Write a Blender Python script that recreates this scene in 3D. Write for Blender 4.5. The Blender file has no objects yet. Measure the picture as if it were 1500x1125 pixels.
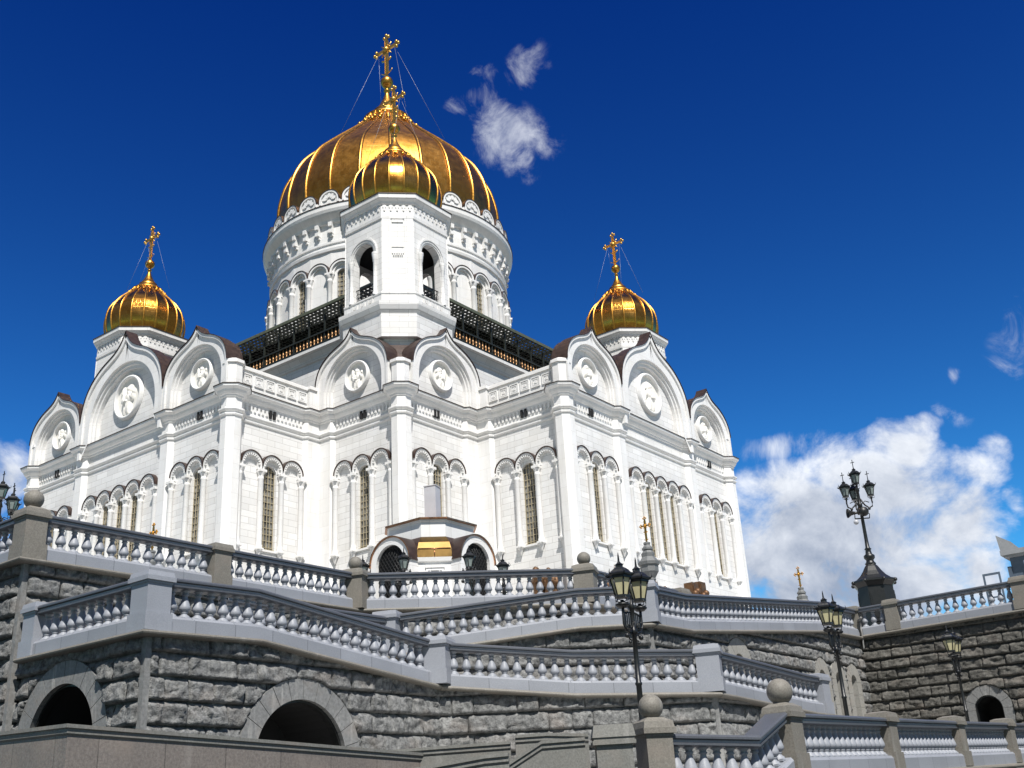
import bpy, math, random
from mathutils import Matrix, Vector, noise
random.seed(7)
R = math.radians
S = bpy.context.scene
COL = S.collection
PI = math.pi

# ------------------------------------------------------------------ camera
CAM = Vector((95.0209707, -99.5428583, 1.6))
RT = Vector((0.78625826, 0.61550896, -0.05428332))
UP = Vector((0.27164793, -0.2654217, 0.92507228))
FW = Vector((-0.5549823, 0.74209167, 0.37589174))
FPX = 1588.25
cd = bpy.data.cameras.new('camera')
cam = bpy.data.objects.new('camera', cd)
COL.objects.link(cam)
cam.matrix_world = Matrix(((RT.x, UP.x, -FW.x, CAM.x), (RT.y, UP.y, -FW.y, CAM.y), (RT.z, UP.z, -FW.z, CAM.z), (0, 0, 0, 1)))
cd.sensor_width = 36.0
cd.lens = 36.0 * FPX / 1500.0
cd.clip_start = 0.2
cd.clip_end = 6000
S.camera = cam

# ------------------------------------------------------------------ sun, exposure
SUN_AZ, SUN_EL = R(-38), R(54)
sd = Vector((math.cos(SUN_EL) * math.cos(SUN_AZ), math.cos(SUN_EL) * math.sin(SUN_AZ), math.sin(SUN_EL)))
sl = bpy.data.lights.new('sun', 'SUN')
sl.energy = 5.0
sl.angle = R(0.5)
sl.color = (1.0, 0.965, 0.91)
so = bpy.data.objects.new('sun', sl)
COL.objects.link(so)
so.rotation_euler = sd.to_track_quat('Z', 'Y').to_euler()
so.location = (60, -60, 160)
S.view_settings.view_transform = 'Standard'
S.view_settings.look = 'None'
S.view_settings.exposure = 0.37
S.view_settings.gamma = 1.0
S.cycles.max_bounces = 6
S.cycles.diffuse_bounces = 3
S.cycles.glossy_bounces = 3

# ------------------------------------------------------------------ node helpers
class NT:
    def __init__(s, tree):
        s.t = tree; s.n = tree.nodes; s.l = tree.links
    def new(s, typ, **kw):
        n = s.n.new(typ)
        for k, v in kw.items(): setattr(n, k, v)
        return n
    def link(s, a, b): s.l.new(a, b)
    def _in(s, sock, v):
        if isinstance(v, bpy.types.NodeSocket): s.l.new(v, sock)
        elif v is not None: sock.default_value = v
    def math(s, op, a, b=None, c=None, clamp=False):
        n = s.new('ShaderNodeMath', operation=op); n.use_clamp = clamp
        s._in(n.inputs[0], a)
        if b is not None: s._in(n.inputs[1], b)
        if c is not None: s._in(n.inputs[2], c)
        return n.outputs[0]
    def vec(s, op, a, b=None, scale=None):
        n = s.new('ShaderNodeVectorMath', operation=op)
        s._in(n.inputs[0], a)
        if b is not None: s._in(n.inputs[1], b)
        if scale is not None: s._in(n.inputs[3], scale)
        return n.outputs['Value'] if op in ('DOT_PRODUCT', 'LENGTH') else n.outputs[0]
    def noise(s, vec, scale, detail=4, rough=0.55, dist=0.0):
        n = s.new('ShaderNodeTexNoise')
        if vec is not None: s.link(vec, n.inputs['Vector'])
        n.inputs['Scale'].default_value = scale; n.inputs['Detail'].default_value = detail
        n.inputs['Roughness'].default_value = rough; n.inputs['Distortion'].default_value = dist
        return n.outputs['Fac']
    def mix(s, f, a, b, blend='MIX'):
        n = s.new('ShaderNodeMix', data_type='RGBA', blend_type=blend)
        s._in(n.inputs[0], f)
        for sock, v in ((n.inputs[6], a), (n.inputs[7], b)):
            if isinstance(v, bpy.types.NodeSocket): s.l.new(v, sock)
            else: sock.default_value = (*v, 1) if len(v) == 3 else v
        return n.outputs[2]
    def remap(s, v, a, b, c=0.0, d=1.0, smooth=False):
        n = s.new('ShaderNodeMapRange')
        if smooth: n.interpolation_type = 'SMOOTHSTEP'
        s._in(n.inputs[0], v)
        for i, x in enumerate((a, b, c, d)): s._in(n.inputs[i + 1], x)
        return n.outputs[0]
    def xyz(s, x, y, z):
        n = s.new('ShaderNodeCombineXYZ')
        for i, v in enumerate((x, y, z)): s._in(n.inputs[i], v)
        return n.outputs[0]
    def sep(s, v):
        n = s.new('ShaderNodeSeparateXYZ'); s.link(v, n.inputs[0]); return n.outputs

# ------------------------------------------------------------------ world: sky and clouds
W = bpy.data.worlds.new('World')
S.world = W
W.use_nodes = True
wt = NT(W.node_tree)
for n in list(wt.n): wt.n.remove(n)
wo = wt.new('ShaderNodeOutputWorld')
bg = wt.new('ShaderNodeBackground')
wt.link(bg.outputs[0], wo.inputs[0])
sky = wt.new('ShaderNodeTexSky')
sky.sky_type = 'NISHITA'
sky.sun_disc = False
sky.sun_elevation = SUN_EL
sky.sun_rotation = PI / 2 - SUN_AZ
sky.altitude = 150
sky.air_density = 1.0
sky.dust_density = 0.3
sky.ozone_density = 3.0
bg.inputs['Strength'].default_value = 0.1
gm = wt.new('ShaderNodeGamma')
wt.link(sky.outputs[0], gm.inputs[0])
gm.inputs[1].default_value = 1.7
dirv = wt.vec('NORMALIZE', wt.new('ShaderNodeTexCoord').outputs['Generated'])
tint = wt.mix(wt.remap(wt.sep(dirv)[2], 0.12, 0.66), (0.13, 0.345, 0.345), (0.024, 0.150, 0.34))
skyc = wt.mix(1.0, gm.outputs[0], tint, 'MULTIPLY')

def pxdir(x, y):
    return (FW + RT * ((x - 750) / FPX) + UP * ((562.5 - y) / FPX)).normalized()

def cloud_mask(blobs, warp):
    acc = None
    d = wt.vec('ADD', dirv, warp)
    for (x, y, sx, sy, rot, amp) in blobs:
        c = pxdir(x, y)
        ex = (RT - c * RT.dot(c)).normalized()
        ey = c.cross(ex)
        cr, sr = math.cos(R(rot)), math.sin(R(rot))
        e1 = (ex * cr + ey * sr) * (FPX / sx)
        e2 = (-ex * sr + ey * cr) * (FPX / sy)
        rel = wt.vec('SUBTRACT', d, tuple(c))
        a = wt.vec('DOT_PRODUCT', rel, tuple(e1))
        b = wt.vec('DOT_PRODUCT', rel, tuple(e2))
        q = wt.math('ADD', wt.math('MULTIPLY', a, a), wt.math('MULTIPLY', b, b))
        f = wt.math('MULTIPLY', wt.math('SUBTRACT', 1.0, q), amp)
        front = wt.math('GREATER_THAN', wt.vec('DOT_PRODUCT', dirv, tuple(c)), 0.3)
        f = wt.math('MULTIPLY', wt.math('MAXIMUM', f, 0.0), front)
        acc = f if acc is None else wt.math('MAXIMUM', acc, f)
    return acc

wn = wt.new('ShaderNodeTexNoise')
wt.link(dirv, wn.inputs['Vector'])
wn.inputs['Scale'].default_value = 11; wn.inputs['Detail'].default_value = 4
warp = wt.vec('SCALE', wt.vec('SUBTRACT', wn.outputs['Color'], (0.5, 0.5, 0.5)), scale=0.075)
fb = wt.noise(dirv, 15, 9, 0.62, 0.35)
fb2 = wt.noise(wt.vec('ADD', dirv, (0.010, -0.008, 0.022)), 15, 9, 0.62, 0.35)
lo = wt.noise(dirv, 9, 3, 0.5)
fw_ = wt.noise(dirv, 26, 9, 0.66, 0.5)
BIG = [(1310, 720, 150, 95, 15, 1.0), (1215, 800, 190, 110, 0, 1.0), (1350, 780, 150, 110, 0, 1.0), (1155, 655, 66, 34, -5, 0.5), (1150, 715, 80, 50, 0, 0.6),
       (1320, 640, 62, 48, 15, 0.85), (1345, 612, 40, 26, 0, 0.6), (1415, 690, 66, 44, 10, 0.66), (1455, 655, 36, 26, 0, 0.5), (1250, 870, 260, 80, 0, 1.0), (1430, 850, 80, 60, 0, 0.85), (1494, 728, 30, 34, 0, 0.55),
       (1100, 830, 90, 80, 0, 0.85), (10, 690, 70, 58, 20, 0.72), (-60, 760, 120, 110, 0, 0.85), (30, 735, 45, 40, 0, 0.5)]
WISP = [(757, 195, 78, 50, -30, 0.85), (695, 150, 60, 32, -25, 0.68), (785, 85, 46, 44, -40, 0.55), (768, 215, 60, 42, 60, 0.8), (714, 105, 32, 26, 0, 0.55), (1395, 605, 40, 16, 20, 0.45), (725, 168, 50, 34, -35, 0.7),
        (1492, 480, 40, 70, 0, 0.42), (1410, 548, 14, 14, 0, 0.45), (800, 190, 50, 42, 20, 0.62), (1470, 545, 50, 22, 10, 0.36)]
mb_ = cloud_mask(BIG, warp)
mw_ = cloud_mask(WISP, warp)
fs = wt.math('SUBTRACT', fb, 0.5)
db = wt.remap(wt.math('ADD', mb_, wt.math('MULTIPLY', fs, 2.3)), 0.20, 0.95, smooth=True)
db = wt.math('MULTIPLY', db, wt.remap(mb_, 0.0, 0.2))
dw = wt.math('MULTIPLY', wt.remap(wt.math('ADD', mw_, wt.math('MULTIPLY', wt.math('SUBTRACT', fw_, 0.5), 2.6)), 0.15, 1.35, smooth=True), wt.remap(mw_, 0.0, 0.35))
# unseen broken cloud added behind the camera for neutral fill and dome reflections
fh = (FW.x / math.hypot(FW.x, FW.y), FW.y / math.hypot(FW.x, FW.y), 0.0)
back = wt.remap(wt.vec('DOT_PRODUCT', dirv, fh), 0.15, -0.15, smooth=True)
nb = wt.noise(dirv, 2.6, 6, 0.55, 0.3)
el = wt.sep(dirv)[2]
bk = wt.math('MULTIPLY', wt.math('MULTIPLY', wt.remap(nb, 0.36, 0.5, smooth=True), back), wt.remap(el, -0.02, 0.05))
dens = wt.math('MAXIMUM', wt.math('MAXIMUM', db, wt.math('MULTIPLY', dw, 0.68)), wt.math('MULTIPLY', bk, 0.9), clamp=True)
edge = wt.math('SUBTRACT', fb, fb2)
hgt = wt.remap(wt.vec('DOT_PRODUCT', dirv, tuple(UP)), -0.22, 0.02, 0.20, -0.14)
thick = wt.math('ADD', wt.math('ADD', wt.math('MULTIPLY', mb_, 0.45), wt.math('MULTIPLY', lo, 0.80)), hgt)
shade = wt.math('ADD', wt.remap(thick, 0.42, 1.10, 1.0, 0.05), wt.math('MULTIPLY', edge, 1.5), clamp=True)
cc = wt.mix(shade, (2.7, 3.2, 4.2), (7.6, 7.9, 8.4))
cc = wt.mix(bk, cc, wt.mix(nb, (0.5, 0.55, 0.65), (1.15, 1.2, 1.28)))
fin = wt.mix(dens, skyc, cc)
wt.link(fin, bg.inputs['Color'])

# ------------------------------------------------------------------ materials
def mat(name):
    m = bpy.data.materials.new(name)
    m.use_nodes = True
    t = NT(m.node_tree)
    return m, t, t.n['Principled BSDF']

def wall_uv(t):
    g = t.new('ShaderNodeNewGeometry')
    tg = t.vec('NORMALIZE', t.vec('CROSS_PRODUCT', (0, 0, 1), g.outputs['True Normal']))
    u = t.vec('DOT_PRODUCT', g.outputs['Position'], tg)
    z = t.sep(g.outputs['Position'])[2]
    return t.xyz(u, z, 0), g.outputs['Position']

def bump(t, b, h, strength, dist=0.02):
    n = t.new('ShaderNodeBump')
    n.inputs['Strength'].default_value = strength; n.inputs['Distance'].default_value = dist
    t.link(h, n.inputs['Height']); t.link(n.outputs[0], b.inputs['Normal'])

def marble(name, c1, c2, cm, bw, bh):
    m, t, b = mat(name)
    uv, pos = wall_uv(t)
    br = t.new('ShaderNodeTexBrick')
    t.link(uv, br.inputs['Vector'])
    br.inputs['Color1'].default_value = (*c1, 1); br.inputs['Color2'].default_value = (*c2, 1); br.inputs['Mortar'].default_value = (*cm, 1)
    br.inputs['Scale'].default_value = 1; br.inputs['Mortar Size'].default_value = 0.022
    br.inputs['Mortar Smooth'].default_value = 0.6
    br.inputs['Brick Width'].default_value = bw; br.inputs['Row Height'].default_value = bh
    n1 = t.noise(pos, 0.35, 5, 0.6); n2 = t.noise(pos, 3.0, 4, 0.6)
    z = t.sep(pos)[2]
    st = t.noise(t.vec('MULTIPLY', pos, (1.3, 1.3, 0.12)), 1.0, 4, 0.65)
    c = t.mix(t.remap(n1, 0.38, 0.72, 0.0, 0.34), br.outputs['Color'], (0.66, 0.62, 0.55))
    c = t.mix(t.remap(st, 0.5, 0.78, 0.0, 0.36), c, (0.50, 0.49, 0.46))
    c = t.mix(t.remap(n2, 0.35, 0.75, 0.0, 0.16), c, (0.55, 0.55, 0.54))
    t.link(c, b.inputs['Base Color'])
    b.inputs['Roughness'].default_value = 0.55
    bump(t, b, t.math('ADD', t.math('MULTIPLY', br.outputs['Fac'], -1.0), t.math('MULTIPLY', n2, 0.25)), 0.35, 0.02)
    return m

def granite(name, c1, c2, scale=14, rough=0.7, bs=0.3, joints=None, spots=0.0):
    m, t, b = mat(name)
    g = t.new('ShaderNodeNewGeometry')
    pos = g.outputs['Position']
    sp = t.noise(pos, scale, 4, 0.75)
    lg = t.noise(pos, 0.6, 4, 0.6)
    c = t.mix(t.remap(sp, 0.33, 0.67), c1, c2)
    c = t.mix(t.remap(lg, 0.35, 0.75, 0.0, 0.35), c, tuple(x * 0.72 for x in c1))
    h = t.math('ADD', sp, t.math('MULTIPLY', lg, 0.5))
    if joints:
        uv, _ = wall_uv(t)
        br = t.new('ShaderNodeTexBrick')
        t.link(uv, br.inputs['Vector'])
        br.inputs['Color1'].default_value = (1, 1, 1, 1); br.inputs['Color2'].default_value = (0.86, 0.86, 0.86, 1); br.inputs['Mortar'].default_value = (0.4, 0.4, 0.4, 1)
        br.inputs['Scale'].default_value = 1; br.inputs['Mortar Size'].default_value = 0.012
        br.inputs['Brick Width'].default_value = joints[0]; br.inputs['Row Height'].default_value = joints[1]
        br.offset = 0.0
        c = t.mix(0.85, c, br.outputs['Color'], 'MULTIPLY')
        h = t.math('SUBTRACT', h, t.math('MULTIPLY', br.outputs['Fac'], 1.2))
    if spots:
        st = t.noise(t.vec('MULTIPLY', pos, (2.2, 2.2, 0.35)), 1.0, 4, 0.7)
        c = t.mix(t.remap(st, 0.56, 0.74, 0.0, spots), c, (0.5, 0.49, 0.46))
        pk = t.noise(t.vec('MULTIPLY', pos, (0.7, 0.7, 1.0)), 1.2, 2, 0.5)
        c = t.mix(t.remap(pk, 0.55, 0.75, 0.0, 0.35), c, (0.26, 0.215, 0.18))
    t.link(c, b.inputs['Base Color'])
    b.inputs['Roughness'].default_value = rough
    if bs >= 0.9: h = t.math('ADD', t.math('MULTIPLY', h, 0.7), t.math('MULTIPLY', t.noise(pos, 16, 5, 0.7), 0.5))
    bump(t, b, h, bs, 0.09 if bs >= 0.9 else 0.03)
    return m

def simple(name, col, rough=0.5, metal=0.0, nscale=6.0, var=0.25, bs=0.1):
    m, t, b = mat(name)
    g = t.new('ShaderNodeNewGeometry')
    n = t.noise(g.outputs['Position'], nscale, 4, 0.6)
    c = t.mix(t.remap(n, 0.3, 0.7), tuple(x * (1 - var) for x in col), tuple(min(1, x * (1 + var)) for x in col))
    t.link(c, b.inputs['Base Color'])
    t.link(t.remap(n, 0.3, 0.7, max(0.02, rough - 0.08), rough + 0.08), b.inputs['Roughness'])
    b.inputs['Metallic'].default_value = metal
    if bs: bump(t, b, n, bs, 0.02)
    return m

def gold_dome(name, seg, rowh, k=1.0, r0=0.27, r1=0.40):
    m, t, b = mat(name)
    tc = t.new('ShaderNodeTexCoord')
    o = t.sep(tc.outputs['Object'])
    ang = t.math('MULTIPLY', t.math('ARCTAN2', o[1], o[0]), seg * 3 / (2 * PI))
    br = t.new('ShaderNodeTexBrick')
    t.link(t.xyz(ang, t.math('DIVIDE', o[2], rowh), 0), br.inputs['Vector'])
    br.inputs['Color1'].default_value = (0.86 * k, 0.39 * k, 0.06 * k, 1); br.inputs['Color2'].default_value = (0.72 * k, 0.31 * k, 0.045 * k, 1); br.inputs['Mortar'].default_value = (0.30, 0.16, 0.04, 1)
    br.inputs['Scale'].default_value = 1; br.inputs['Mortar Size'].default_value = 0.03
    br.inputs['Brick Width'].default_value = 1; br.inputs['Row Height'].default_value = 1
    n = t.noise(tc.outputs['Object'], 1.1, 5, 0.65)
    c = t.mix(t.remap(n, 0.35, 0.75, 0.0, 0.5), br.outputs['Color'], (0.50, 0.27, 0.07))
    t.link(c, b.inputs['Base Color'])
    b.inputs['Metallic'].default_value = 1.0
    t.link(t.remap(n, 0.3, 0.7, r0, r1), b.inputs['Roughness'])
    bump(t, b, t.math('ADD', t.math('MULTIPLY', br.outputs['Fac'], -0.6), n), 0.16, 0.05)
    return m

M = {}
M['marble'] = marble('white_marble', (0.80, 0.795, 0.785), (0.68, 0.675, 0.665), (0.40, 0.39, 0.37), 1.9, 0.62)
M['marble_trim'] = marble('white_marble_trim', (0.79, 0.785, 0.775), (0.75, 0.745, 0.735), (0.62, 0.61, 0.59), 2.6, 1.4)
M['relief'] = simple('carved_marble', (0.80, 0.775, 0.72), 0.6, 0, 5, 0.06, 0.1)
M['rust'] = granite('rough_granite', (0.055, 0.057, 0.057), (0.30, 0.302, 0.295), 5.0, 0.88, 1.0, None, 0.35)
M['rust_dark'] = granite('rough_dark_granite', (0.036, 0.035, 0.031), (0.155, 0.148, 0.13), 5.0, 0.85, 0.9, None, 0.25)
M['voussoir'] = granite('smooth_grey_granite', (0.14, 0.143, 0.14), (0.25, 0.25, 0.245), 9, 0.7, 0.3, None, 0.5)
M['blue'] = granite('blue_grey_granite', (0.24, 0.255, 0.285), (0.325, 0.34, 0.375), 30, 0.5, 0.12, None)
M['bluej'] = granite('blue_grey_granite_blocks', (0.235, 0.25, 0.28), (0.315, 0.33, 0.365), 30, 0.55, 0.15, (1.45, 30.0))
M['brown'] = granite('warm_grey_granite', (0.135, 0.125, 0.105), (0.235, 0.22, 0.19), 20, 0.65, 0.2, None, 0.2)
M['pink'] = granite('pink_granite', (0.135, 0.118, 0.106), (0.245, 0.218, 0.195), 16, 0.6, 0.2, (1.55, 30.0), 0.15)
M['grey'] = granite('light_grey_granite', (0.125, 0.125, 0.113), (0.215, 0.213, 0.195), 22, 0.65, 0.2, None, 0.2)
M['iron'] = simple('black_iron', (0.011, 0.012, 0.012), 0.42, 0.0, 14, 0.3, 0.15)
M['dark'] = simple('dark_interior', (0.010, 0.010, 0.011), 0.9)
M['lampglass'] = simple('cream_lamp_glass', (0.52, 0.48, 0.29), 0.25, 0, 3, 0.12, 0)
M['lampglass_grey'] = simple('clear_lamp_glass', (0.20, 0.24, 0.23), 0.15, 0, 3, 0.2, 0)
M['gold'] = simple('gilded_metal', (0.54, 0.27, 0.05), 0.36, 1.0, 4, 0.12, 0.1)
M['goldpanel'] = simple('weathered_gold_sheet', (0.095, 0.058, 0.018), 0.42, 0.9, 1.5, 0.35, 0.1)
M['rail'] = granite('dark_blue_grey_granite', (0.058, 0.064, 0.076), (0.105, 0.113, 0.13), 30, 0.45, 0.12, None)
M['palestone'] = granite('pale_dressed_stone', (0.24, 0.235, 0.215), (0.36, 0.35, 0.32), 14, 0.7, 0.2, None, 0.2)
M['darkgranite'] = granite('dark_grey_granite', (0.10, 0.105, 0.105), (0.19, 0.195, 0.195), 16, 0.6, 0.2, None)
M['golddull'] = simple('gilded_cross_metal', (0.62, 0.38, 0.10), 0.42, 1.0, 6, 0.25, 0.2)
M['golddome'] = gold_dome('gilded_dome_tiles', 24, 0.9, 0.52, 0.32, 0.43)
M['golddome_s'] = gold_dome('gilded_small_dome_tiles', 20, 0.6, 0.75, 0.18, 0.27)
M['copper'] = simple('dark_copper_sheet', (0.050, 0.031, 0.025), 0.5, 0.3, 2.5, 0.35, 0.1)
M['copperbright'] = simple('bright_copper_sheet', (0.42, 0.20, 0.10), 0.32, 0.9, 2.5, 0.3, 0.1)
M['bronze'] = simple('bronze', (0.13, 0.068, 0.032), 0.52, 0.5, 3, 0.35, 0.3)
M['bronze_b'] = simple('polished_bronze', (0.30, 0.17, 0.08), 0.42, 0.8, 3, 0.3, 0.2)
M['green'] = simple('dark_green_metal', (0.014, 0.017, 0.012), 0.55, 0.0, 2, 0.3, 0.05)
M['greenedge'] = simple('green_painted_edge', (0.085, 0.095, 0.06), 0.5, 0.0, 2, 0.3, 0.05)
M['sashgold'] = simple('bronze_window_bars', (0.40, 0.345, 0.235), 0.45, 0.2, 5, 0.2, 0)
M['vent'] = simple('pale_grey_metal', (0.46, 0.465, 0.49), 0.5, 0.0, 2, 0.06, 0.03)
M['roofgrey'] = simple('grey_roof_sheet', (0.24, 0.25, 0.26), 0.6, 0, 2, 0.12, 0.05)
M['bluepaint'] = simple('slate_blue_metal', (0.075, 0.10, 0.135), 0.45, 0, 2, 0.15, 0.03)
M['paleglass'] = simple('pale_reflective_glass', (0.50, 0.56, 0.66), 0.15, 0, 2, 0.1, 0)
M['paving'] = granite('granite_paving', (0.42, 0.41, 0.39), (0.54, 0.53, 0.51), 8, 0.8, 0.2, None)
M['asphalt'] = granite('asphalt', (0.04, 0.04, 0.042), (0.065, 0.065, 0.066), 30, 0.9, 0.2, None)
M['wire'] = simple('steel_wire', (0.30, 0.32, 0.36), 0.5, 0.6, 4, 0.1, 0)

def window_glass():
    m, t, b = mat('brown_window_glass')
    g = t.new('ShaderNodeNewGeometry')
    p = g.outputs['Position']
    n = t.noise(t.vec('MULTIPLY', p, (1, 1, 0.35)), 1.6, 4, 0.7)
    c = t.mix(t.remap(n, 0.38, 0.66), (0.035, 0.037, 0.038), (0.34, 0.33, 0.30))
    t.link(c, b.inputs['Base Color'])
    b.inputs['Roughness'].default_value = 0.22
    bump(t, b, t.noise(p, 1.3, 2), 0.15, 0.05)
    return m
M['glass'] = window_glass()

# ------------------------------------------------------------------ mesh builder
class MB:
    def __init__(s):
        s.v = []; s.f = []; s.sm = []
    def add(s, vs, fs, smooth=False):
        o = len(s.v)
        s.v.extend([tuple(x) for x in vs])
        for f in fs:
            s.f.append([o + i for i in f]); s.sm.append(smooth)
        return s
    def box(s, x0, x1, y0, y1, z0, z1, mtx=None):
        vs = [Vector((x, y, z)) for z in (z0, z1) for y in (y0, y1) for x in (x0, x1)]
        if mtx is not None: vs = [mtx @ v for v in vs]
        return s.add(vs, [(0, 2, 3, 1), (4, 5, 7, 6), (0, 1, 5, 4), (2, 6, 7, 3), (0, 4, 6, 2), (1, 3, 7, 5)])
    def prism(s, poly, z0, z1, top_scale=None, mtx=None, center=None):
        n = len(poly)
        c = center or (sum(p[0] for p in poly) / n, sum(p[1] for p in poly) / n)
        k = 1 if top_scale is None else top_scale
        vs = [Vector((p[0], p[1], z0)) for p in poly] + [Vector((c[0] + (p[0] - c[0]) * k, c[1] + (p[1] - c[1]) * k, z1)) for p in poly]
        if mtx is not None: vs = [mtx @ v for v in vs]
        fs = [(i, (i + 1) % n, n + (i + 1) % n, n + i) for i in range(n)]
        return s.add(vs, fs + [tuple(range(n - 1, -1, -1)), tuple(range(n, 2 * n))])
    def lathe(s, prof, n=24, mtx=None, smooth=True, flat=False, a0=0.0):
        """prof: (r, z). flat: every sector has its own vertices (facets)."""
        mtx = mtx or Matrix()
        m = len(prof)
        if flat:
            for k in range(n):
                vs = []
                for j in (k, k + 1):
                    a = a0 + 2 * PI * j / n
                    for r, z in prof: vs.append(mtx @ Vector((r * math.cos(a), r * math.sin(a), z)))
                s.add(vs, [(i, m + i, m + i + 1, i + 1) for i in range(m - 1)], smooth)
            return s
        vs = []
        for k in range(n):
            a = a0 + 2 * PI * k / n
            for r, z in prof: vs.append(mtx @ Vector((r * math.cos(a), r * math.sin(a), z)))
        fs = []
        for k in range(n):
            k2 = (k + 1) % n
            for i in range(m - 1): fs.append((k * m + i, k2 * m + i, k2 * m + i + 1, k * m + i + 1))
        return s.add(vs, fs, smooth)
    def ball(s, c, r, n=14, m=9, sz=1.0):
        prof = [(max(1e-4, r * math.sin(PI * i / m)), -r * sz * math.cos(PI * i / m)) for i in range(m + 1)]
        return s.lathe(prof, n, Matrix.Translation(c))
    def tube(s, pts, rad, n=8, smooth=True, closed=False):
        pts = [Vector(p) for p in pts]
        rads = rad if isinstance(rad, (list, tuple)) else [rad] * len(pts)
        rings = []
        ref = Vector((0, 0, 1))
        for i, p in enumerate(pts):
            if closed: d = pts[(i + 1) % len(pts)] - pts[i - 1]
            else: d = pts[min(i + 1, len(pts) - 1)] - pts[max(i - 1, 0)]
            d.normalize()
            a = ref if abs(d.dot(ref)) < 0.95 else Vector((1, 0, 0))
            u = d.cross(a).normalized(); w = u.cross(d)
            rings.append([p + (u * math.cos(2 * PI * k / n) + w * math.sin(2 * PI * k / n)) * rads[i] for k in range(n)])
        vs = [v for r in rings for v in r]
        fs = []
        L = len(pts)
        for i in range(L if closed else L - 1):
            j = (i + 1) % L
            for k in range(n): fs.append((i * n + k, i * n + (k + 1) % n, j * n + (k + 1) % n, j * n + k))
        if not closed: fs += [tuple(range(n - 1, -1, -1)), tuple(range((L - 1) * n, L * n))]
        return s.add(vs, fs, smooth)
    def strip(s, A, B, smooth=False):
        """quads between two equally long point lists"""
        n = len(A)
        return s.add(list(A) + list(B), [(i, i + 1, n + i + 1, n + i) for i in range(n - 1)], smooth)
    def sweep(s, path, prof, smooth=False, cap=True, pre=None, post=None):
        """path of (x,y,z) points; prof of (offset to the right, dz); mitred, vertical sections"""
        n = len(path); m = len(prof)
        vs = []
        for i in range(n):
            p = Vector(path[i])
            ns = []
            for a, b in ((path[i - 1] if i else pre, path[i]), (path[i], path[i + 1] if i < n - 1 else post)):
                if a is None or b is None: continue
                d = Vector((b[0] - a[0], b[1] - a[1], 0)); d.normalize()
                ns.append(Vector((d.y, -d.x, 0)))
            mt = ns[0] if len(ns) == 1 else (ns[0] + ns[1]) / (1 + ns[0].dot(ns[1]))
            for o, dz in prof: vs.append(p + mt * o + Vector((0, 0, dz)))
        fs = []
        for i in range(n - 1):
            for j in range(m):
                j2 = (j + 1) % m
                fs.append((i * m + j, (i + 1) * m + j, (i + 1) * m + j2, i * m + j2))
        if cap: fs += [tuple(range(m)), tuple(range(n * m - 1, (n - 1) * m - 1, -1))]
        return s.add(vs, fs, smooth)
    def ring_sweep(s, poly, prof):
        """closed plan polygon (counter-clockwise), prof (outward offset, z)"""
        n = len(poly); m = len(prof)
        vs = []
        for i in range(n):
            p0, p, p1 = Vector(poly[i - 1]), Vector(poly[i]), Vector(poly[(i + 1) % n])
            d0 = (p - p0).normalized(); d1 = (p1 - p).normalized()
            n0 = Vector((d0.y, -d0.x)); n1 = Vector((d1.y, -d1.x))
            mt = (n0 + n1) / max(0.3, 1 + n0.dot(n1))
            for o, z in prof: vs.append((p.x + mt.x * o, p.y + mt.y * o, z))
        fs = [(i * m + j, ((i + 1) % n) * m + j, ((i + 1) % n) * m + j + 1, i * m + j + 1) for i in range(n) for j in range(m - 1)]
        return s.add(vs, fs)
    def mesh(s, name):
        me = bpy.data.meshes.new(name)
        me.from_pydata(s.v, [], s.f)
        me.polygons.foreach_set('use_smooth', s.sm)
        me.update()
        return me

def WM(o):
    m = o.matrix_basis.copy()
    return (WM(o.parent) @ m) if o.parent else m

def link(o, parent=None, world=None):
    COL.objects.link(o)
    if parent is not None: o.parent = parent
    w = world if world is not None else Matrix()
    o.matrix_basis = (WM(parent).inverted() @ w) if parent is not None else w
    return o

def part(name, mb, material, parent=None, world=None):
    me = mb if isinstance(mb, bpy.types.Mesh) else mb.mesh(name)
    if material is not None and not me.materials: me.materials.append(M[material])
    return link(bpy.data.objects.new(name, me), parent, world)

def thing(name, label, cat, loc, group=None, rotz=0.0):
    o = bpy.data.objects.new(name, None)
    o.empty_display_size = 0.5
    link(o, None, Matrix.Translation(loc) @ Matrix.Rotation(rotz, 4, 'Z'))
    o['label'] = label; o['category'] = cat
    if group: o['group'] = group
    return o

def copy_to(o, parent, world):
    c = o.copy()
    COL.objects.link(c)
    c.parent = parent
    c.matrix_basis = (WM(parent).inverted() @ world) if parent is not None else world
    return c

def struct(name, mb, material):
    o = part(name, mb, material)
    o['kind'] = 'structure'
    return o

T = Matrix.Translation
def RZ(a): return Matrix.Rotation(a, 4, 'Z')
def SC(x, y, z): return Matrix.Diagonal((x, y, z, 1))

# ------------------------------------------------------------------ ground and terraces (structure)
struct('ground', MB().add([(-3000, -3000, 0), (3000, -3000, 0), (3000, 3000, 0), (-3000, 3000, 0)], [(0, 1, 2, 3)]), 'asphalt')
FL = 10.75
tf = MB()
tf.prism([(-160, -81.0), (60.75, -81.0), (60.75, -66.3), (67.9, -58.8), (67.9, -42.0), (71.7, -42.0), (71.7, -36.7), (160, -36.7), (160, 160), (-160, 160)], FL - 0.5, FL)
struct('terrace_floor', tf, 'paving')
rf = MB()
rf.add([(61.3, -80.8, 7.45), (67.6, -80.8, 7.45), (67.6, -77.3, 7.5), (61.3, -77.3, 7.5), (67.6, -68.8, 6.7), (61.3, -68.8, 6.7)], [(0, 1, 2, 3), (3, 2, 4, 5)])
rf.add([(61.3, -68.8, 6.7), (67.6, -68.8, 6.7), (75.3, -62.2, 5.9), (71.9, -60.3, 5.9), (64.5, -67.9, 6.7)], [(0, 1, 4), (1, 2, 3, 4)])
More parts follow.
